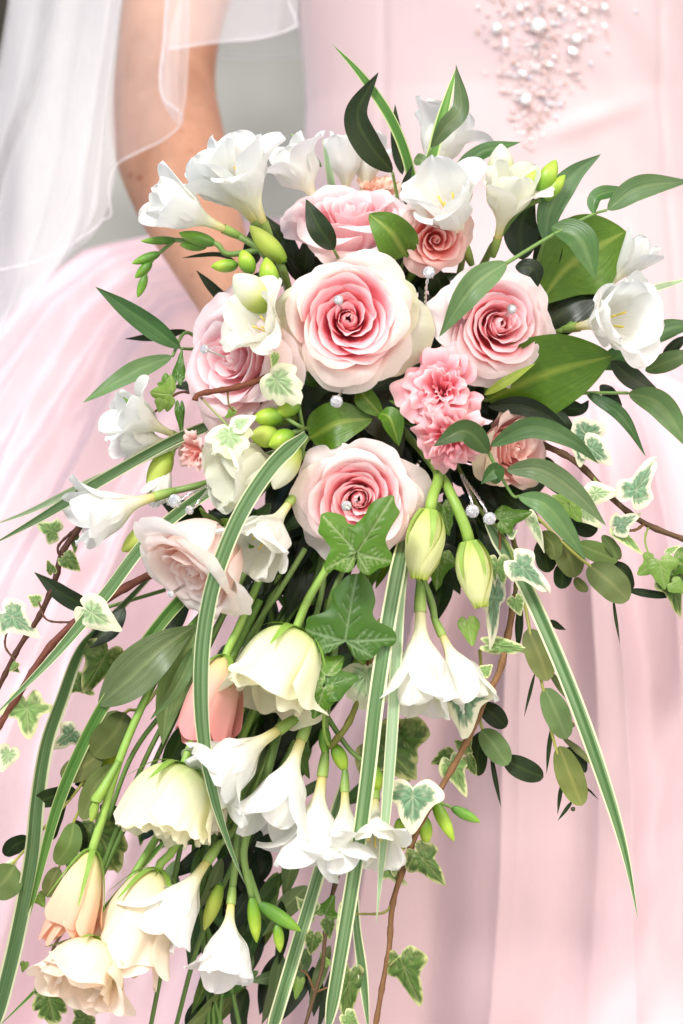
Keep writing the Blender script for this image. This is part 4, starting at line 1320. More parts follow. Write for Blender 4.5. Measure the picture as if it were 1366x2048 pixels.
freesia('big white freesia pair with yellow throats and lime buds at the upper right', (900, 640, -5),
        [B((940, 520, 0), (898, 415, 2.2), .95, .60, 11, yel=1), B((988, 505, .6), (1014, 402, 2.2), .74, .58, 12, yel=1, cream=.5)],
        [((1005, 372, 0), (1002, 288, 0), 54, 2), ((1040, 392, 2), (1080, 338, 2), 30, 3), ((1080, 384, 2.4), (1112, 320, 2.4), 36, 0), ((1090, 400, 2.4), (1130, 350, 2.4), 26, 0), ((1032, 376, 1), (1056, 326, 1), 38, 3)],
        [((900, 640, -5), (960, 540, -1.5), (985, 492, .2), .0028), ((900, 640, -5), (928, 505, -.4), .0026), ((985, 492, .2), (1035, 425, 1), (1082, 398, 2.2), .002)])
freesia('white freesia facing outwards at the far right with a closed one above', (900, 740, -6),
        [B((1132, 658, -.6), (1224, 640, 2.2), 1.1, .68, 14, yel=.8), B((1196, 596, -1.6), (1262, 522, -1.2), .28, .40, 15)], [], [((900, 740, -6), (1040, 690, -2), (1132, 658, -.6), .0024), ((1132, 658, -.6), (1196, 596, -1.6), .002)])
freesia('soft white freesia at the left edge of the bouquet above the grass blades', (560, 880, -5),
        [B((368, 880, -.5), (278, 836, .8), .95, .56, 17), B((372, 890, -.8), (285, 880, 0), .8, .5, 171), B((348, 896, 0), (325, 965, .4), .3, .36, 18)], [((338, 905, 0), (298, 985, .5), 46, 3)], [((560, 880, -5), (420, 900, -1), (368, 880, -.5), .0022), ((368, 880, -.5), (338, 905, 0), .0018)])
freesia('white trumpet freesia pointing left with yellow tube, above a brown vine', (560, 930, -4),
        [B((345, 983, 1.6), (215, 1022, 2.4), .78, .48, 20, yel=1)], [((322, 1048, 1.4), (244, 1102, 1.8), 46, 3), ((350, 1030, .8), (318, 1062, .8), 20, 0)], [((560, 930, -4), (420, 965, 1), (345, 983, 1.6), .0028), ((420, 965, 1), (360, 1020, 1.2), (322, 1048, 1.4), .0018)])
freesia('creamy freesia pair with lime buds left of the half-covered rose', (640, 860, -4),
        [B((612, 910, 1.2), (494, 936, 3.0), .66, .74, 22, cream=.6, yel=.9), B((594, 985, 2.4), (530, 1072, 4.2), .85, .70, 23, cream=.2, yel=.8)],
        [((592, 895, 3), (548, 978, 3.6), 56, 2), ((566, 832, 3.4), (506, 836, 3.6), 38, 0), ((598, 812, 3.4), (548, 828, 3.6), 32, 0), ((556, 872, 3.4), (500, 872, 3.6), 46, 3), ((586, 868, 3.6), (538, 892, 4), 40, 0)],
        [((640, 860, -4), (612, 880, 2), (600, 912, 2.0), .0022), ((640, 860, -4), (605, 855, 3), (566, 832, 3.4), .0016), ((605, 855, 3), (598, 812, 3.4), .0014), ((605, 858, 3), (575, 870, 3.4), .0018), ((640, 860, -4), (615, 950, 1), (590, 985, 2.2), .0022)])
freesia('hanging white freesia with cream inner petals below the fat lime bud', (760, 900, -5),
        [B((840, 1180, 2.4), (842, 1338, 3.4), .55, .54, 25, cream=.3, yel=.5), B((870, 1240, 2), (922, 1350, 2.6), .36, .46, 26, cream=.3, yel=.9)], [], [((760, 900, -5), (820, 1050, .6), (840, 1180, 2.4), .0024), ((832, 1130, 1.8), (862, 1200, 2), (870, 1240, 2), .0026)])
freesia('pair of wide white freesias hanging left of the trail centre', (680, 1000, -5),
        [B((590, 1438, 2.4), (466, 1520, 4.0), .85, .52, 28, yel=.9), B((617, 1440, 2.2), (565, 1585, 3.2), .55, .48, 29, yel=.9)], [], [((680, 1000, -5), (650, 1250, 0), (640, 1370, 1.5), (617, 1440, 2.2), .0026), ((640, 1370, 1.5), (590, 1438, 2.4), .002)])
freesia('cluster of three white freesias hanging behind the two straight grass blades', (690, 1100, -4),
        [B((650, 1512, 2.0), (630, 1658, 2.8), .92, .54, 31, yel=1), B((690, 1550, 2.4), (690, 1672, 3.2), .66, .54, 32, yel=.9), B((752, 1575, 1.8), (750, 1668, 3.8), 1.15, .54, 33, cream=.3, yel=.8)],
        [((742, 1528, 2), (758, 1585, 2), 30, 0), ((668, 1490, 2), (692, 1545, 2.2), 30, 0), ((648, 1455, 1.8), (650, 1512, 2), 26, 1), ((868, 1600, 2), (908, 1682, 2.2), 27, 0), ((905, 1616, 2), (960, 1644, 2), 22, 1), ((848, 1634, 2), (853, 1692, 2), 28, 0), ((798, 1640, 1.6), (808, 1700, 1.6), 30, 3)],
        [((690, 1100, -4), (668, 1300, 0), (652, 1430, 1.5), (650, 1512, 2), .003), ((652, 1430, 1.5), (700, 1500, 2), (752, 1540, 1.8), .0018), ((752, 1540, 1.8), (810, 1580, 1.6), (868, 1600, 2), (905, 1616, 2), .0013), ((810, 1580, 1.6), (840, 1612, 1.8), (848, 1634, 2), .0012)])
freesia('pair of white trumpet freesias hanging lowest, with green buds on the right', (640, 1150, -4),
        [B((436, 1692, 2.0), (356, 1806, 3.0), .78, .52, 35, yel=1), B((465, 1775, 2.0), (454, 1896, 3.2), .64, .56, 36, yel=1)],
        [((504, 1795, 2), (513, 1885, 2), 27, 0), ((520, 1808, 2), (602, 1862, 2), 30, 1), ((554, 1850, 2), (560, 1905, 2), 22, 0), ((440, 1770, 1.4), (408, 1860, 1.4), 30, 3)],
        [((640, 1150, -4), (560, 1450, 0), (480, 1640, 1.6), (436, 1692, 2), .0026), ((480, 1560, .8), (478, 1660, 1.8), (465, 1775, 2), .003), ((560, 1450, 0), (520, 1600, 2), (488, 1700, 2.4), (504, 1795, 2), .0028), ((496, 1740, 2.2), (520, 1808, 2), .002)])

# ------------------------------------------------------------------ grass blades
blade('striped grass blade arching in front of the blush rose, nearest of all', [(612, 868, 4), (545, 930, 5.4), (480, 1030, 6.2), (432, 1150, 6.4), (409, 1260, 6.2), (402, 1370, 6), (408, 1480, 5.6), (430, 1600, 5), (462, 1700, 4.4), (492, 1772, 4)], 36, 'grass', (12, -10), seed=1)
blade('upper of two pale grass blades sweeping left past the edge freesia', [(420, 850, -1), (340, 892, .5), (180, 965, 1), (60, 1022, .6), (-20, 1052, 0)], 20, 'pgrass', (10, 20), seed=2)
blade('lower of two grey-green grass blades sweeping left past the edge freesia', [(430, 846, -.6), (340, 884, .8), (200, 962, 1.6), (90, 1030, 1.4), (-20, 1092, 1)], 26, 'grass', (15, 5), seed=3)
blade('straight grass blade slanting down left under the trumpet freesia', [(560, 900, 0), (420, 980, 2), (300, 1075, 2.8), (210, 1190, 3), (100, 1320, 2.6), (-20, 1440, 2)], 28, 'grass', (20, 0), seed=4)
blade('long striped grass blade hanging down the middle of the trail', [(812, 1060, 1), (797, 1130, 3.2), (775, 1250, 4.2), (752, 1400, 4.6), (735, 1550, 4.6), (716, 1690, 4.2), (690, 1850, 3.4), (655, 2060, 2.6)], 33, 'grass', (0, 30), seed=5, outline='strap')
blade('paler grass blade hanging beside the middle one and ending in a point', [(815, 1080, 1.4), (800, 1180, 3.4), (792, 1320, 4), (785, 1450, 4.2), (770, 1650, 4), (752, 1852, 3.6)], 27, 'pgrass', (10, -10), seed=6)
blade('striped grass blade curving down on the right against the skirt', [(975, 1045, 0), (1040, 1150, 1.6), (1105, 1290, 2.2), (1165, 1440, 2.4), (1220, 1600, 2.2), (1252, 1715, 2), (1276, 1838, 1.6)], 35, 'grass', (-15, 10), seed=7)
blade('grass blade with its tip highest, crossing the curled dark leaf', [(835, 420, -2), (815, 320, -1), (780, 235, -.6), (722, 150, -.4), (664, 88, -.4)], 24, 'ggrass', (20, 0), seed=8)
blade('upright grass blade rising right of the curled dark leaf', [(845, 420, -2), (857, 350, -1.4), (872, 280, -1.2), (893, 205, -1), (914, 132, -1)], 27, 'ggrass', (-10, 10), seed=9)
blade('short pale grass tip pointing right beyond the far right freesia', [(1180, 612, -2), (1290, 582, -1.6), (1385, 556, -1.4)], 20, 'pgrass', 20, seed=10)
blade('broad twisted grass blade hanging at the left edge', [(330, 1120, -1), (215, 1240, 0), (160, 1300, .6), (122, 1400, 1), (92, 1490, 1.2), (74, 1600, 1.2), (62, 1720, 1), (30, 1890, .8), (-15, 2070, .4)], 34, 'grass', (75, -10), seed=11, outline='strap')
blade('green grass blade slanting left below the blush rose', [(420, 1140, 0), (330, 1235, 1.8), (250, 1345, 2.2), (180, 1460, 1.8), (115, 1610, 1.4), (70, 1780, 1), (40, 1900, .6)], 30, 'ggrass', (10, 30), seed=12)
blade('dark striped grass blade at the bottom centre, slanting left', [(690, 1560, -1), (640, 1735, 0), (600, 1870, .4), (540, 2070, .6)], 30, 'grass', (25, 15), seed=13, outline='strap')
blade('short grass blade at the bottom, right of the middle one', [(706, 1740, -1), (712, 1850, -.6), (725, 1950, -.4), (738, 2070, -.4)], 26, 'grass', (60, 0), seed=14)
blade('thin grass blade crossing under the lowest lisianthus', [(330, 1680, -.6), (180, 1850, 0), (90, 1960, .2), (-10, 2060, .2)], 16, 'ggrass', 30, seed=15)
blade('small grass tip behind the pair of soft white freesias', [(672, 420, -5), (655, 320, -5), (645, 276, -5)], 18, 'pgrass', 10, seed=16)

# ------------------------------------------------------------------ ruscus and other long leaves
Lf = lambda pts, width, style='ruscus', roll=0, fold=.22, outline='lance', **k: dict(pts=pts, width=width, style=style, roll=roll, fold=fold, outline=outline, **k)
RG = 'ruscus sprigs'
sprig('ruscus', 'three slender dark leaves pointing left over the skirt', 'leaf sprig', (420, 700, -3),
      [Lf([(362, 697, -.5), (285, 640, 0), (190, 573, .2)], 52, roll=15), Lf([(372, 660, -2), (310, 672, -2), (248, 678, -2)], 26, 'dark', 40), Lf([(345, 712, -.5), (265, 745, .2), (165, 806, .6)], 46, 'blue', -10)],
      [((420, 700, -3), (362, 697, -.5)), ((420, 700, -3), (372, 665, -2), (345, 712, -.5))], RG)
sprig('ruscus', 'small dark leaf tip beside the wrist', 'leaf sprig', (480, 640, -2), [Lf([(470, 620, -1), (430, 580, -.6), (392, 540, -.4)], 28, 'dark', 20), Lf([(470, 520, -1), (430, 508, -1), (362, 516, -1)], 12, 'dark', 30)], [((500, 660, -3), (470, 620, -1))], RG)
sprig('ruscus', 'curled dark leaf standing up above the top rose, tip bent right', 'leaf sprig', (790, 430, -3), [Lf([(785, 345, -1.6), (735, 290, -.8), (712, 225, -.4), (757, 144, 0)], 64, 'dark', (15, -20), asym=.15), Lf([(805, 350, -2.6), (795, 280, -2.6), (790, 208, -2.6)], 34, 'dark', 30)], [((805, 450, -3), (790, 370, -2), (785, 345, -1.6))], RG)
sprig('ruscus', 'twisted dark leaf wrapped round the upright grass blade', 'leaf sprig', (845, 420, -3), [Lf([(862, 296, .2), (890, 255, .4), (922, 215, .2), (912, 128, 0)], 44, 'blue', (-30, 45)), Lf([(828, 318, -.4), (845, 322, 0), (858, 335, 0)], 30, 'blue', 0), Lf([(812, 410, -.8), (812, 370, -.6), (824, 330, -.4)], 22, 'dark', 10)], [((845, 420, -3), (850, 340, -.6), (862, 296, .2))], RG)
sprig('ruscus', 'dark pointed leaf leaning in front of the top rose', 'leaf sprig', (690, 520, 0), [Lf([(668, 500, 2.4), (636, 450, 2.8), (612, 398, 2.6)], 56, 'dark', 10)], [((700, 560, -2), (668, 500, 2.4))], RG)
sprig('ruscus', 'bright green leaf between the largest rose and small salmon rose', 'leaf sprig', (790, 560, -2), [Lf([(812, 512, 1.6), (782, 464, 2.4), (738, 428, 2.2)], 84, 'salal', 10, outline='ovate')], [((780, 580, -4), (815, 510, 1.6))], RG)
sprig('ruscus', 'slender blue-green leafy stem crossing the right rose and rising right', 'leaf sprig', (1012, 527, 5), [
    Lf([(1014, 524, 5), (945, 575, 5.8), (878, 674, 5.6)], 66, 'blue', (-10, 20)), Lf([(1103, 452, 3.6), (1160, 480, 4.2), (1192, 558, 4.2)], 72, 'blue', (30, -10), .4), Lf([(1030, 533, 4.4), (1068, 540, 4.4), (1076, 574, 4)], 44, 'dark', 10),
    Lf([(1186, 428, 3), (1196, 392, 2.8), (1264, 376, 2.4)], 40, 'ruscus', 30), Lf([(1214, 420, 3), (1280, 376, 3.2), (1380, 362, 3)], 58, 'blue', 10)],
    [((1012, 527, 5), (1105, 470, 4), (1183, 430, 3), (1214, 420, 3), .0010)], RG)
sprig('ruscus', 'upright leaves behind the lime buds at the upper right', 'leaf sprig', (1060, 560, -2), [
    Lf([(1090, 484, 1.6), (1102, 415, 1.8), (1144, 352, 1.4), (1202, 308, 1)], 62, 'blue', (20, -20)), Lf([(1045, 520, 0), (1042, 450, .2), (1068, 392, 0)], 84, 'dark', -10), Lf([(905, 352, -3.4), (965, 305, -3.4), (1042, 284, -3.4)], 44, 'ruscus', 25), Lf([(1080, 560, -1), (1100, 490, -.6), (1090, 420, -.6)], 70, 'dark', 20)],
    [((1000, 640, -5), (1060, 560, -1), (1088, 482, 1.6))], RG)
sprig('broad_leaf', 'big rounded light green leaf behind the right rose, notched edge', 'leaf', (1070, 620, -2), [Lf([(1075, 612, -1), (1140, 530, -.4), (1252, 462, -1)], 165, 'salal', (-5, -20), .12, 'obov', nu=15, nv=26)], [((960, 700, -6), (1075, 612, -1), .0014)], 'broad glossy leaves')
sprig('broad_leaf', 'dark broad leaf wedged between the two lighter broad leaves', 'leaf', (1080, 660, -2), [Lf([(1085, 655, -1.4), (1150, 605, -1), (1225, 552, -1.2)], 108, 'dark', 20, .15, 'ovate', nu=15, nv=26)], [((960, 720, -6), (1085, 655, -1.4), .0014)], 'broad glossy leaves')
sprig('broad_leaf', 'largest broad green leaf, below the right rose and far right freesia', 'leaf', (980, 790, -2), [Lf([(975, 800, .2), (1090, 748, 1.0), (1225, 712, .2)], 176, 'salal', (-25, -10), .10, 'ovate', nu=15, nv=26), Lf([(968, 790, 2), (1010, 765, 2.4), (1072, 726, 2.2)], 24, 'lime', 20)], [((860, 790, -6), (975, 800, .2), .0014)], 'broad glossy leaves')
sprig('broad_leaf', 'dark glossy leaves between the largest rose and the half-covered one', 'leaf', (700, 850, -1), [
    Lf([(620, 876, 1.8), (680, 845, 2.2), (745, 838, 2)], 92, 'salal', 10, .15, 'ovate'), Lf([(716, 775, 2), (735, 800, 2.4), (768, 836, 2.2)], 54, 'salal', -20, .25), Lf([(760, 826, 2.4), (780, 838, 2.8), (798, 892, 2.6)], 56, 'salal', 25, .35), Lf([(700, 800, .4), (770, 850, .6), (800, 930, .4)], 90, 'dark', 15), Lf([(640, 800, 0), (720, 812, .4), (790, 780, .2)], 80, 'dark', -10)], [((690, 800, -8), (716, 775, 2)), ((690, 820, -8), (620, 876, 1.8))], 'broad glossy leaves')
sprig('ruscus', 'blue-green leafy stem below the hot pink lisianthus, leaves sweeping right', 'leaf sprig', (975, 905, 3), [
    Lf([(980, 892, 4.4), (1060, 855, 5), (1140, 880, 4.8), (1198, 928, 4)], 50, 'blue', (-20, 20)), Lf([(978, 906, 4.4), (930, 862, 5), (866, 893, 5)], 56, 'ruscus', (15, -10)), Lf([(1012, 940, 4.4), (1080, 940, 5), (1150, 985, 4.6), (1213, 1052, 4)], 56, 'blue', (-10, 20)), Lf([(1036, 992, 4), (1090, 1010, 4.6), (1135, 1065, 4.2), (1172, 1120, 3.6)], 52, 'blue', (-10, 15)), Lf([(990, 968, 4), (990, 940, 4.4), (962, 968, 4.4)], 40, 'ruscus', 10, .4)],
    [((978, 906, 4.2), (995, 940, 4), (1025, 990, 3.8), (1040, 992, 4), .0010), ((860, 850, -5), (930, 890, 2), (978, 906, 4.2), .0010)], RG)
sprig('ruscus', 'narrow dark leaves drooping to the right below the largest broad leaf', 'leaf sprig', (1000, 810, -1), [
    Lf([(975, 812, .6), (1060, 815, .8), (1150, 868, .4)], 44, 'dark', -10), Lf([(1110, 820, .4), (1132, 850, .4), (1147, 882, .2)], 30, 'dark', 20), Lf([(1172, 786, 0), (1240, 830, .6), (1292, 914, .6)], 34, 'ruscus', (-10, 40)), Lf([(1256, 786, -.4), (1320, 810, .2), (1385, 905, .2)], 62, 'blue', (-20, 20)), Lf([(1222, 722, -1), (1268, 760, -.6), (1326, 792, -.6)], 50, 'dark', 10), Lf([(1195, 735, -1.6), (1260, 700, -1.2), (1318, 660, -1.2)], 56, 'ruscus', -10),
    Lf([(1200, 770, -1.6), (1232, 800, -1.2), (1245, 812, -1.2)], 32, 'dark', 10), Lf([(1110, 812, -.8), (1160, 818, -.6), (1178, 800, -.6)], 40, 'dark', 10)],
    [((900, 780, -6), (1060, 790, -1), (1172, 786, 0), (1256, 786, -.4), .0012)], RG)
sprig('ruscus', 'green leaves at the right edge below the far right freesia', 'leaf sprig', (1300, 720, -1), [Lf([(1290, 742, -.8), (1340, 722, -.4), (1400, 700, -.4)], 46, 'blue', 10), Lf([(1290, 690, -1), (1335, 660, -.8), (1400, 648, -.8)], 50, 'ruscus', 25), Lf([(1325, 715, -1.2), (1350, 690, -1), (1380, 668, -1)], 30, 'dark', -20)], [((1180, 720, -4), (1290, 725, -1), (1330, 712, -1), .001)], RG)
sprig('lily_leaf', 'ribbed grey-green leaf pair below the blush rose', 'leaf', (400, 1250, 0), [Lf([(395, 1248, 1.6), (320, 1300, 2.6), (250, 1365, 2.6), (196, 1412, 2)], 92, 'rib', (5, -15), .2, 'obov', nu=13, nv=30), Lf([(400, 1250, 1.6), (360, 1330, 2), (335, 1410, 2), (325, 1490, 1.6)], 84, 'rib', (30, 10), .25, 'lance', nu=13, nv=30), Lf([(392, 1290, 1.6), (352, 1375, 2.6), (300, 1440, 2.4)], 40, 'blue', 30)], [((500, 1100, -3), (400, 1250, 1.6), .0016)], 'broad glossy leaves')
sprig('ruscus', 'dark pointed leaf crossing the brown vine at the left', 'leaf sprig', (200, 1220, 0), [Lf([(190, 1222, .6), (130, 1190, .8), (68, 1144, .6)], 48, 'dark', 20), Lf([(250, 1215, .2), (215, 1260, .4), (155, 1300, .2)], 56, 'dark', -20)], [((330, 1180, -2), (190, 1222, .6))], RG)

# ------------------------------------------------------------------ eucalyptus
EG = 'eucalyptus sprigs'
Ev = lambda pts, width, roll=0, style='euca', outline='ellip', fold=.10: dict(pts=pts, width=width, style=style, roll=roll, fold=fold, outline=outline, mat_='euca')
def nol(d):
    d = dict(d)
    return d
sprig_old = sprig
def esprig(label, base, leaves, stems, dots=(), scol='9a9a4a'):
    o = thing('eucalyptus', label, 'eucalyptus', P(*base), EG)
    for i, lf in enumerate(leaves):
        lf = {k: v for k, v in lf.items() if k != 'mat_'}
        add('leaf', o, ribbon(seed=len(label) + i * 3, **lf), M['euca'])
    for st in stems:
        pts = [q for q in st if not isinstance(q, float)]
        add('stem', o, tube([P(*q) for q in pts], .0010, .0007, c0=H(scol), c1=H(scol), n=7, m=8 + 6 * len(pts)), M['stem'])
    for q, r in dots:
        add('berry', o, (P(*q) + IV * r, IF, np.tile(H('3a3a20'), (12, 1)), np.zeros((12, 2))), M['stem'])
    return o
esprig('eucalyptus with oval leaves hanging in a chain left of the right grass blade', (1045, 1190, 0), [
    Ev([(1055, 1258, 1), (1078, 1308, 1.4), (1096, 1362, 1.2)], 56), Ev([(1090, 1376, 1), (1112, 1425, 1.4), (1134, 1478, 1.2)], 54, 10), Ev([(1118, 1492, 1), (1140, 1550, 1.2), (1164, 1612, 1)], 56, -10),
    Ev([(1095, 1340, .4), (1120, 1372, .4), (1150, 1412, .4)], 22, 40), Ev([(1115, 1430, .4), (1132, 1445, .4), (1150, 1452, .4)], 22, 40), Ev([(1125, 1475, .4), (1155, 1500, .4), (1185, 1528, .4)], 18, 40), Ev([(1130, 1498, .2), (1152, 1512, .2), (1172, 1545, .2)], 34, 40, 'dark'),
    Ev([(1070, 1345, .6), (1060, 1385, .6), (1048, 1434, .6)], 8, 0, 'dark', 'lance'), Ev([(1104, 1450, .6), (1098, 1495, .6), (1093, 1548, .6)], 11, 0, 'dark', 'lance'), Ev([(1126, 1560, .6), (1120, 1590, .6), (1115, 1630, .6)], 10, 0, 'dark', 'lance'), Ev([(1146, 1600, .6), (1130, 1622, .6), (1115, 1642, .6)], 9, 0, 'dark', 'lance'), Ev([(1165, 1570, .6), (1180, 1582, .6), (1198, 1600, .6)], 5, 0, 'dark', 'lance'), Ev([(1100, 1240, .4), (1115, 1252, .4), (1132, 1260, .4)], 16, 0, 'dark', 'lance'), Ev([(1040, 1200, .2), (1038, 1245, .2), (1036, 1292, .2)], 20, 30, 'dark')],
    [((1000, 1050, -3), (1045, 1190, 0), (1060, 1262, 1), (1085, 1372, 1), (1110, 1490, 1), (1150, 1600, .8))], [((1146, 1618, .8), .0014), ((1135, 1582, .6), .0012)])
esprig('eucalyptus tips fanning out beside the woody ivy stem', (975, 1440, 0), [
    Ev([(962, 1408, .6), (985, 1428, 1), (1013, 1454, .8)], 42, 10, 'dark'), Ev([(962, 1460, 1), (988, 1490, 1.4), (1016, 1530, 1.2)], 50, 0), Ev([(972, 1462, .6), (955, 1505, .6), (958, 1552, .6)], 46, -20, 'dark'), Ev([(1008, 1515, .6), (1040, 1535, .8), (1087, 1555, .6)], 46, 10, 'dark'), Ev([(982, 1508, .8), (990, 1555, .8), (1002, 1614, .8)], 12, 0, 'dark', 'lance')],
    [((960, 1300, -1), (966, 1400, .4), (962, 1450, .8), (1000, 1520, .7))])
esprig('eucalyptus leaves at the right beneath the drooping blue-green leaves', (1100, 1050, -1), [
    Ev([(1178, 1130, 1), (1215, 1160, 1.6), (1258, 1200, 1.2)], 66, 10), Ev([(1155, 1088, .4), (1195, 1105, .8), (1236, 1122, .6)], 42, 10), Ev([(1205, 1070, .4), (1222, 1092, .6), (1242, 1118, .4)], 30, 30), Ev([(1200, 1130, .2), (1245, 1140, .2), (1266, 1178, .2)], 30, 30, 'dark'), Ev([(1255, 1180, .2), (1300, 1188, .4), (1340, 1192, .4)], 18, 20, 'dark'), Ev([(1226, 1195, 1), (1232, 1240, 1), (1240, 1288, 1)], 8, 0, 'dark', 'lance'),
    Ev([(1085, 1075, -.4), (1092, 1120, -.4), (1098, 1145, -.4)], 50, 20, 'dark'), Ev([(1120, 1080, -.4), (1140, 1120, 0), (1150, 1155, 0)], 62, 20), Ev([(1128, 1125, -.6), (1125, 1155, -.4), (1122, 1178, -.4)], 40, 10, 'dark'), Ev([(1150, 1155, -.4), (1160, 1170, -.4), (1176, 1182, -.4)], 22, 10), Ev([(1082, 1065, -.2), (1105, 1090, .2), (1110, 1120, .2)], 40, -20), Ev([(1140, 1020, -.4), (1170, 1050, -.2), (1195, 1062, -.2)], 50, 0, 'dark')],
    [((980, 950, -4), (1080, 1040, -1), (1130, 1090, 0), (1178, 1130, 1), (1255, 1180, .3))])
esprig('eucalyptus with yellow stems and oval leaves at the lower left', (300, 1400, -1), [
    Ev([(245, 1425, .6), (215, 1455, 1), (160, 1496, .8)], 62, -20), Ev([(250, 1425, 1.4), (230, 1465, 1.8), (186, 1512, 1.4)], 72, 10), Ev([(205, 1500, 1.2), (170, 1530, 1.4), (122, 1555, 1)], 54, 10), Ev([(210, 1500, .4), (190, 1545, .4), (150, 1570, .4)], 34, 20, 'dark'), Ev([(228, 1530, 1.2), (190, 1575, 1.6), (165, 1640, 1.2)], 46, 10), Ev([(152, 1580, 1), (115, 1590, 1.2), (62, 1608, 1)], 40, 20, 'dark'), Ev([(148, 1645, 1.2), (138, 1690, 1.6), (112, 1728, 1.2)], 48, 0), Ev([(60, 1678, .8), (30, 1690, 1), (10, 1712, .8)], 38, 20, 'dark'), Ev([(30, 1732, 1), (10, 1760, 1.2), (-20, 1790, 1)], 74, 10), Ev([(118, 1735, .6), (105, 1760, .8), (95, 1795, .6)], 36, 10), Ev([(135, 1700, .4), (146, 1740, .4), (140, 1760, .4)], 26, 30), Ev([(150, 1640, .2), (160, 1670, .2), (165, 1705, .2)], 30, 10, 'dark'), Ev([(240, 1480, .2), (225, 1510, .4), (212, 1540, .4)], 34, 10, 'lime'),
    Ev([(200, 1610, 0), (225, 1625, .2), (268, 1640, .2)], 30, 10, 'dark'), Ev([(130, 1600, 0), (112, 1640, .2), (105, 1680, .2)], 26, 30, 'dark')],
    [((420, 1200, -3), (300, 1400, -.6), (250, 1425, .6), (200, 1505, 1), (155, 1580, 1), (80, 1665, .8), (10, 1745, .8)), ((200, 1505, 1), (168, 1600, 1), (145, 1650, 1), (118, 1735, .6))])

# ------------------------------------------------------------------ ivy
vine('two large dark green ivy leaves with pale veins below the half-covered rose', (660, 1490, 2), [
    ((690, 1282, 4.6), (714, 1142, 4.4), .95, 'big', 'dkgreen', 8, dict(rings=22, na=130, bend=.10)), ((652, 1352, 4.4), (606, 1296, 4.0), .95, 'three', 'green', -20, dict(rings=10, pitch=0)), ((650, 1372, 4.4), (716, 1352, 4.2), .85, 'heart', 'dkgreen', 15), ((648, 1375, 4.6), (628, 1438, 4.4), .9, 'heart', 'green', 10)],
    [((660, 1495, 2.2), (648, 1460, 3), (650, 1372, 4.2), .0008, '8fae50'), ((660, 1495, 2.2), (700, 1440, 3), (735, 1340, 2), (760, 1240, 0), .0016, '7a7a3c'), ((735, 1340, 2), (705, 1300, 4), (690, 1270, 4.5), .0007, '8fae50')])
vine('bright green ivy leaf lying over the half-covered pink rose', (710, 1112, 4), [((712, 1104, 6.2), (645, 1030, 6.4), .95, 'big', 'green', -10, dict(rings=22, na=130, bend=.10)), ((714, 1106, 6.4), (786, 992, 6.5), .70, 'big', 'green', 10, dict(rings=22, na=130, bend=.1))], [((712, 1106, 6.1), (722, 1130, 3), (720, 1160, -1), .0008, '8fae50')])
vine('pale green ivy fan leaf behind the two straight grass blades', (730, 1330, 0), [((735, 1330, 2.6), (728, 1420, 3), .9, 'fan', 'pale', 10), ((752, 1480, 0), (838, 1560, .2), .9, 'three', 'olive', 20), ((800, 1450, -.4), (815, 1565, -.4), .75, 'three', 'olive', -20)], [((740, 1200, -2), (735, 1330, 2.6), .0009), ((740, 1330, 0), (752, 1480, 0), (800, 1450, -.4), .001)])
vine('long woody ivy trail with cream-edged leaves hanging right of centre', (1030, 1190, 0), [
    ((926, 1368, 3), (930, 1478, 3.2), .80, 'three', 'var', 0, dict(pet=[(972, 1392, 2)])), ((826, 1572, 3.4), (824, 1668, 3.6), .90, 'three', 'var', 0, dict(pet=[(850, 1625, 2.4)])), ((832, 1702, 2.4), (892, 1772, 2.6), .62, 'three', 'olive', 10, dict(pet=[(822, 1712, 2.2)])), ((800, 1912, 2), (840, 2014, 2.2), .62, 'three', 'olive', -20, dict(pet=[(778, 1932, 1.8)])),
    ((770, 1730, 1.6), (815, 1772, 1.6), .6, 'three', 'vgreen', 10), ((785, 1712, 1.6), (790, 1755, 1.8), .7, 'heart', 'vgreen', 20), ((900, 1520, 1.4), (935, 1595, 1.4), .55, 'three', 'vgreen', 20), ((905, 1512, 1.2), (862, 1528, 1), .9, 'heart', 'olive', 10), ((925, 1500, 1), (945, 1470, .8), .9, 'three', 'olive', -10), ((935, 1515, 1), (955, 1552, .8), .6, 'heart', 'olive', 20), ((975, 1290, 1.2), (1072, 1302, 1.4), .34, 'heart', 'vgreen', 0), ((965, 1345, 1), (985, 1330, 1), 1.0, 'heart', 'vgreen', 10), ((955, 1430, .8), (962, 1405, .8), .9, 'heart', 'lime', 10)],
    [((1030, 1190, 0), (1018, 1260, .8), (1000, 1340, 1.4), (972, 1395, 1.8), (935, 1480, 2), (880, 1580, 2.2), (840, 1650, 2.2), (815, 1715, 2), (786, 1805, 1.8), (778, 1900, 1.6), (765, 1970, 1.4), (748, 2070, 1.2), .0017, '7a5a3c'), ((786, 1805, 1.8), (765, 1826, 1.8), (700, 1828, 1.6), .0007, '8a8a4a'), ((1010, 1020, -3), (1035, 1120, -1), (1030, 1190, 0), .0015, '6a6a3c')])
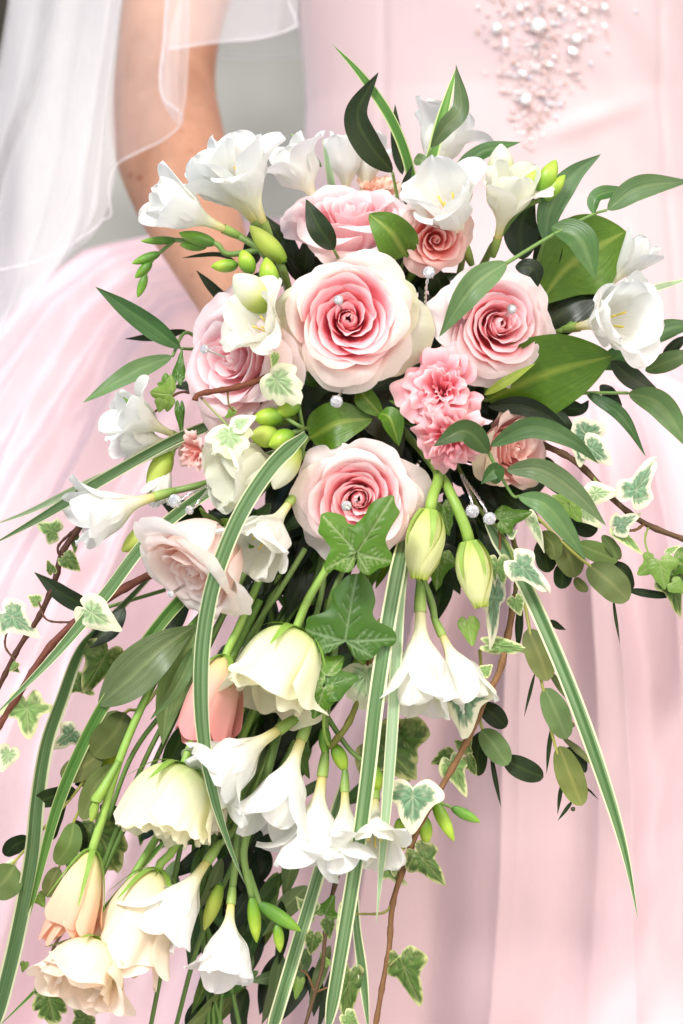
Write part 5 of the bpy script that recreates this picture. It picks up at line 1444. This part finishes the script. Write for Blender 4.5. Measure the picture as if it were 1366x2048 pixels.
vine('ivy beside the slim lime bud, variegated leaves over the right grass blade', (1000, 1060, 0), [
    ((1028, 1120, 3.4), (1102, 1186, 3.4), .52, 'three', 'var', 5), ((988, 1165, 1.6), (985, 1302, 1.8), .30, 'three', 'var', 20), ((995, 1120, 1.4), (1000, 1192, 1.4), .6, 'three', 'vgreen', 10), ((1000, 1040, 1.4), (1066, 1022, 1.6), .7, 'three', 'green', 20), ((935, 1240, 1), (945, 1292, 1.4), .75, 'heart', 'lime', 10), ((885, 1010, 1), (900, 1070, 1.4), .7, 'three', 'green', 10), ((880, 1110, .6), (872, 1180, 1), .7, 'three', 'green', -10), ((1062, 1030, 1), (1092, 1105, 1), .32, 'heart', 'pale', 30), ((1030, 1195, .6), (1042, 1232, .6), .9, 'heart', 'vgreen', 10), ((1018, 1072, 1.4), (1035, 1060, 1.4), .9, 'heart', 'pale', 10)],
    [((900, 900, -4), (960, 1020, -.5), (1000, 1060, .6), (1028, 1120, 2), .0010, '7a8a4a'), ((1000, 1060, .6), (1000, 1150, 1), (985, 1180, 1.4), .0009, '7a5a3c')])
vine('woody ivy trail at the right edge with cream-edged and bright green leaves', (1130, 920, -1), [
    ((1262, 1000, 1.6), (1312, 912, 1.6), .55, 'three', 'var', 10), ((1180, 880, 1.2), (1150, 835, 1.2), 1.3, 'heart', 'var', 10), ((1172, 888, 1.4), (1224, 930, 1.4), .75, 'heart', 'var', -10), ((1165, 885, 1), (1160, 935, 1), .8, 'heart', 'var', 0), ((1178, 988, 1), (1240, 985, 1.2), .72, 'heart', 'pale', 10), ((1140, 1010, 1), (1105, 992, 1), .9, 'heart', 'lime', 10), ((1140, 1010, 1.2), (1162, 1045, 1.2), .9, 'heart', 'lime', -10), ((1230, 1055, 1), (1282, 1025, 1.2), .62, 'three', 'var', 20), ((1232, 1060, .8), (1292, 1110, .8), .34, 'heart', 'vgreen', 30), ((1160, 1020, .4), (1205, 1055, .4), .6, 'heart', 'pale', 20),
    ((1310, 1125, 1.4), (1275, 1150, 1.6), .95, 'three', 'lime', 10), ((1320, 1120, 1.6), (1330, 1178, 1.8), .95, 'three', 'lime', -10), ((1350, 1120, 1.4), (1395, 1150, 1.2), .9, 'three', 'green', 10), ((1340, 1150, 1.2), (1362, 1232, 1.2), .6, 'three', 'olive', 15), ((1345, 1165, 1.8), (1372, 1185, 1.8), .9, 'heart', 'lime', 10), ((1335, 1105, 1), (1360, 1090, 1), .6, 'heart', 'vgreen', 40)],
    [((1000, 860, -5), (1110, 900, -1), (1165, 935, .2), (1230, 1002, .6), (1292, 1048, .6), (1385, 1085, .4), .0018, '5f4a35'), ((1292, 1045, .6), (1270, 1060, .8), (1240, 1060, .9), .0008, '7a5a3c'), ((1298, 1050, .6), (1290, 1080, .8), (1300, 1115, 1.2), .0006, '8aa050'), ((1180, 945, .3), (1200, 975, .8), .0007, '8aa050')])
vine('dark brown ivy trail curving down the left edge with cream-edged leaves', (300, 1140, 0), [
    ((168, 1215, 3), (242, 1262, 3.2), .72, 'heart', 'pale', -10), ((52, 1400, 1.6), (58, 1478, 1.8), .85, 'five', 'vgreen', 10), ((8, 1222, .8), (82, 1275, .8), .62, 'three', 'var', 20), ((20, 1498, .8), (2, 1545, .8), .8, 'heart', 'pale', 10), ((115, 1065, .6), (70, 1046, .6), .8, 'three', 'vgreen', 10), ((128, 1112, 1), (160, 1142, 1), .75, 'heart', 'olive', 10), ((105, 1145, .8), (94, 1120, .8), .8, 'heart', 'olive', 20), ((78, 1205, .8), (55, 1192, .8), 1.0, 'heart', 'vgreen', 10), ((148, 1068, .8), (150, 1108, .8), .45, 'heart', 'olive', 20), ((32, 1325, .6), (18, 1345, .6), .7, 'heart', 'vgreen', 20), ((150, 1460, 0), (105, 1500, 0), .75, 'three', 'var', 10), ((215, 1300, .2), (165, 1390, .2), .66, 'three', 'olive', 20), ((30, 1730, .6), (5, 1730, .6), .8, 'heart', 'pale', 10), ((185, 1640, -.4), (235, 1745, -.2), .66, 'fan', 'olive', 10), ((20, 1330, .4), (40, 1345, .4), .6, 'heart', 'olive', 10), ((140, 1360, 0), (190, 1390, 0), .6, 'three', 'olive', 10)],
    [((420, 1110, -2), (300, 1150, 1), (215, 1198, 2), (150, 1245, 2.2), (95, 1300, 2), (40, 1385, 1.8), (-20, 1480, 1.6), .0021, '6b4034'), ((165, 1045, 1), (125, 1105, .8), (110, 1160, .6), (80, 1230, .6), (35, 1300, .6), (-15, 1400, .4), .0016, '4f352a'), ((150, 1245, 2.2), (95, 1240, 1.4), (78, 1205, .8), .0006, '5f4535'), ((30, 1320, .8), (10, 1290, .6), (20, 1240, .6), .0006, '5f4535'), ((160, 1050, 1), (118, 1090, 1), (120, 1115, 1), .0008, '4f352a')])
vine('cut brown ivy twig in front of the lilac rose with pale drooping leaves', (530, 755, 4), [((456, 852, 5), (468, 918, 5.2), .95, 'fan', 'pale', 10, dict(pet=[(402, 795, 4.6), (430, 825, 5)])), ((470, 852, 5), (512, 832, 5), .75, 'heart', 'pale', 20), ((540, 745, 4.8), (600, 808, 4.8), .70, 'fan', 'pale', -20), ((552, 708, 4.2), (545, 740, 4.4), .5, 'heart', 'vgreen', 20), ((468, 820, 4), (450, 838, 4), .6, 'heart', 'lime', 20)],
     [((548, 745, 2), (530, 756, 3.8), (470, 775, 4.4), (400, 788, 4.8), (390, 801, 4.8), .0017, '6b3f2c'), ((455, 780, 4.4), (458, 810, 4.4), (468, 822, 4.2), .0005, '7a6a40')])
vine('green ivy leaves at the left edge beneath the three slender leaves', (340, 790, -1), [((345, 790, .6), (300, 785, .8), 1.1, 'three', 'lime', 10), ((335, 770, .6), (330, 745, .6), 1.0, 'three', 'green', -10), ((325, 800, .8), (318, 825, .8), 1.0, 'heart', 'lime', 20), ((285, 830, 1), (245, 795, 1), .35, 'heart', 'lime', 20), ((278, 835, 1), (285, 850, 1), .8, 'heart', 'lime', 0), ((355, 760, .4), (362, 700, .2), .4, 'heart', 'dkgreen', 20), ((360, 810, .4), (364, 870, .4), .3, 'heart', 'dkgreen', 20)], [((420, 800, -3), (360, 785, 0), (300, 828, .6), (262, 800, 1), .0007, '7a5a3c')])
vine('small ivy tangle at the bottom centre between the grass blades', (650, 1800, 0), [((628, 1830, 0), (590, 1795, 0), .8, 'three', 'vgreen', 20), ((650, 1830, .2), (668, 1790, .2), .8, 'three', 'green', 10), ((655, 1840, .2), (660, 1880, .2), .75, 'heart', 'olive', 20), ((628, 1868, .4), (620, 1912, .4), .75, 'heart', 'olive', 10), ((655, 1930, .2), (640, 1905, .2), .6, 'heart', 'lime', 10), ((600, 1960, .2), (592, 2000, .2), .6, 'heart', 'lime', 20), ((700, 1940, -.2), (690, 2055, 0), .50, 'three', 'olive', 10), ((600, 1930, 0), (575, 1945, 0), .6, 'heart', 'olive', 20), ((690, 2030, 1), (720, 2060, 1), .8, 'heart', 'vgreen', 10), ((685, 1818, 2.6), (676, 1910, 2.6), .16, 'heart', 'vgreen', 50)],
     [((690, 1700, -1), (655, 1830, 0), (645, 1930, .2), (630, 1985, .2), (605, 2070, .2), .0012, '5f4a35'), ((630, 1985, .2), (615, 1950, .2), (600, 1940, .2), .0006, '7a5a3c'), ((630, 1985, .2), (655, 1975, .2), .0006, '7a5a3c')])
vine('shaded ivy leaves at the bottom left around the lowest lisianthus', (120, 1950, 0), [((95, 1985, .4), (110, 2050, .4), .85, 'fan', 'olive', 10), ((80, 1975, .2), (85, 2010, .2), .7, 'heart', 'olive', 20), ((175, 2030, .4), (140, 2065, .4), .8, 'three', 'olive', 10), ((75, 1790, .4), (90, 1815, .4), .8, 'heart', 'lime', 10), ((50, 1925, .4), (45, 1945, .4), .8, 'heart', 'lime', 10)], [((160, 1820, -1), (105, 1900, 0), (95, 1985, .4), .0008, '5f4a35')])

# ------------------------------------------------------------------ filler foliage, mostly coloured dark to deepen the shade in the gaps
rngf = np.random.default_rng(77)
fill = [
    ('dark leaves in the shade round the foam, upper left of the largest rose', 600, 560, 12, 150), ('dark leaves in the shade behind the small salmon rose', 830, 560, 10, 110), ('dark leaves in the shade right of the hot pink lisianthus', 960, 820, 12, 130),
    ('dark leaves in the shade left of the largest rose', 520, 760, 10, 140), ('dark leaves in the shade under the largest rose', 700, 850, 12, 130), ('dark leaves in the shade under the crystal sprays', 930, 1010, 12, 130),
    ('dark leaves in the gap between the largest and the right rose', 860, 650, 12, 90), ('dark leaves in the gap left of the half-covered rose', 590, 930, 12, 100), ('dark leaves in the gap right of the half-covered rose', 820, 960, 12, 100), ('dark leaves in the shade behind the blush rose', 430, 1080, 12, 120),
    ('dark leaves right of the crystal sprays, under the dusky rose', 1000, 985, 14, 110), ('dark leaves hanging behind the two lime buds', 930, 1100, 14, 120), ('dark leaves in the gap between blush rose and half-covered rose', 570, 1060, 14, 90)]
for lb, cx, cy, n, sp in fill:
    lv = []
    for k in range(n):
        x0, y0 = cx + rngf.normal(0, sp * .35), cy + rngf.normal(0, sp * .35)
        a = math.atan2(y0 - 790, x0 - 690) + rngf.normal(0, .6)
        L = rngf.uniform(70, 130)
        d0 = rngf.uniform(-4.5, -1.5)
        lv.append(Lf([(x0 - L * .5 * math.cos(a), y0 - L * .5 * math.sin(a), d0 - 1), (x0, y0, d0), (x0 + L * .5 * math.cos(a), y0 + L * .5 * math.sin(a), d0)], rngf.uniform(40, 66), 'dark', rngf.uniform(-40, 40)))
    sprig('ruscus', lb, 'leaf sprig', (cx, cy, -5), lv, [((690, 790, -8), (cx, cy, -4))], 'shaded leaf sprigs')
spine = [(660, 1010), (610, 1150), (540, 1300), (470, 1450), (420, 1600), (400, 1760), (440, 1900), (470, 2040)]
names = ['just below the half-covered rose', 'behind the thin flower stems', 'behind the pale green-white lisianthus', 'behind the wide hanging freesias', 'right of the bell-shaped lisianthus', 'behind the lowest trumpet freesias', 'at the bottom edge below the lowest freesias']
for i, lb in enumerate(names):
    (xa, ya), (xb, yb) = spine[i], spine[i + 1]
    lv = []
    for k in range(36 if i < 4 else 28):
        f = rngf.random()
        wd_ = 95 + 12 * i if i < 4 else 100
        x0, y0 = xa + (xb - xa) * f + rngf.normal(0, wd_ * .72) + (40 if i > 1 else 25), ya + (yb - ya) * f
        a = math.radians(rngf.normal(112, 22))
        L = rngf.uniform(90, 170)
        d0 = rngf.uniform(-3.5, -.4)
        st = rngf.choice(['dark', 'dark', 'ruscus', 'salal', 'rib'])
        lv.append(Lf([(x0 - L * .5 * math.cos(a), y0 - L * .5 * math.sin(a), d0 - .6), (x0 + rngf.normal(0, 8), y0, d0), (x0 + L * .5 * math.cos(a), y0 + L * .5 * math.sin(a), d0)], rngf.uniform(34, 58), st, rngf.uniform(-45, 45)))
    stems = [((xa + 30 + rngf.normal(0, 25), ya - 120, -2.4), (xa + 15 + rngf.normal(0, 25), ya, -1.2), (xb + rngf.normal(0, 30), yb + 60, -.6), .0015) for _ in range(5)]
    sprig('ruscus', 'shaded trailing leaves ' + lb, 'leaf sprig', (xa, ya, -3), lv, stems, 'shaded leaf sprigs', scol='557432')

stl = [((520, 1090, -.6), (400, 1320, .8), (290, 1520, 1), (180, 1800, .6)), ((500, 1120, -.6), (380, 1350, 1), (270, 1500, 1.2), (215, 1640, 1.4)), ((610, 1098, 1.8), (560, 1180, 2.4), (508, 1260, 1.6), (440, 1400, .4)), ((650, 1120, .4), (640, 1200, 1), (600, 1330, .6), (520, 1600, .2)),
       ((560, 1150, -.6), (450, 1420, .2), (360, 1700, .4), (330, 1900, .4), (300, 2060, .4)), ((700, 1110, .2), (660, 1200, .6), (640, 1280, .4), (610, 1420, 0)), ((480, 1160, -1), (330, 1480, 0), (200, 1760, 0), (90, 1990, 0)), ((590, 1480, -.4), (480, 1700, 0), (400, 1880, .2), (350, 2060, .2))]
for st, lb in zip(stl, ['long green stem running down to the peach-tipped bud', 'second green stem running down to the peach-tipped bud', 'thin green stem slanting between the blush rose and ivy leaves', 'thick green stem behind the pale green-white lisianthus', 'green stem leaving the picture at the bottom below the lowest freesias', 'short green stem under the half-covered rose', 'thin stem behind the eucalyptus at the lower left', 'dark green stem beside the lowest trumpet freesia']):
    o = thing('flower_stem', lb, 'stem', P(*st[0]), 'bare stems in the trail')
    add('stem', o, tube([P(*q) for q in st], .0015, .0012, c0=H('748f4a'), c1=H('557434'), m=30), M['stem'])

# ------------------------------------------------------------------ rhinestones
gem('crystal in the heart of the largest rose', (677, 600, 5.2), 19, (0, .1, 1), [(685, 625, 3)])
gem('crystal in the heart of the right rose', (1024, 618, 3.9), 19, (.1, .1, 1), [(1012, 632, 2)])
gem('crystal on the half-covered rose', (693, 1012, 4.6), 21, (0, 0, 1), [(705, 1000, 2)])
gem('crystal on the lilac rose at the left', (409, 698, 4.6), 18, (-.2, .1, 1), [(450, 715, 3)])
gem('larger crystal hanging just under the largest rose', (673, 803, 5.4), 25, (0, -.2, 1), [(690, 770, 2)])
gem('crystal on a wire beneath the small salmon rose', (858, 545, 4.4), 25, (0, .2, 1), [(852, 580, 3.6), (850, 640, 1)])
gem('crystal deep in the creamy blush rose', (342, 1188, 6.2), 15, (-.2, -.2, 1), [(370, 1170, 3)])
gem('crystal on a twisted wire beside the trumpet freesia', (350, 1002, 4.6), 28, (-.3, .1, 1), [(385, 985, 4.2), (425, 968, 2)])
gem('crystal on the lower twisted wire above the blush rose', (379, 1020, 4.4), 18, (-.3, -.1, 1), [(400, 1000, 4.4), (425, 968, 2)])
gem('left of two crystals dangling below the hot pink lisianthus', (945, 1022, 5.0), 27, (0, -.1, 1), [(940, 990, 4.6), (922, 950, 2)])
gem('right of two crystals dangling below the hot pink lisianthus', (979, 1037, 5.0), 26, (.1, -.1, 1), [(960, 1000, 4.6), (924, 950, 2)])
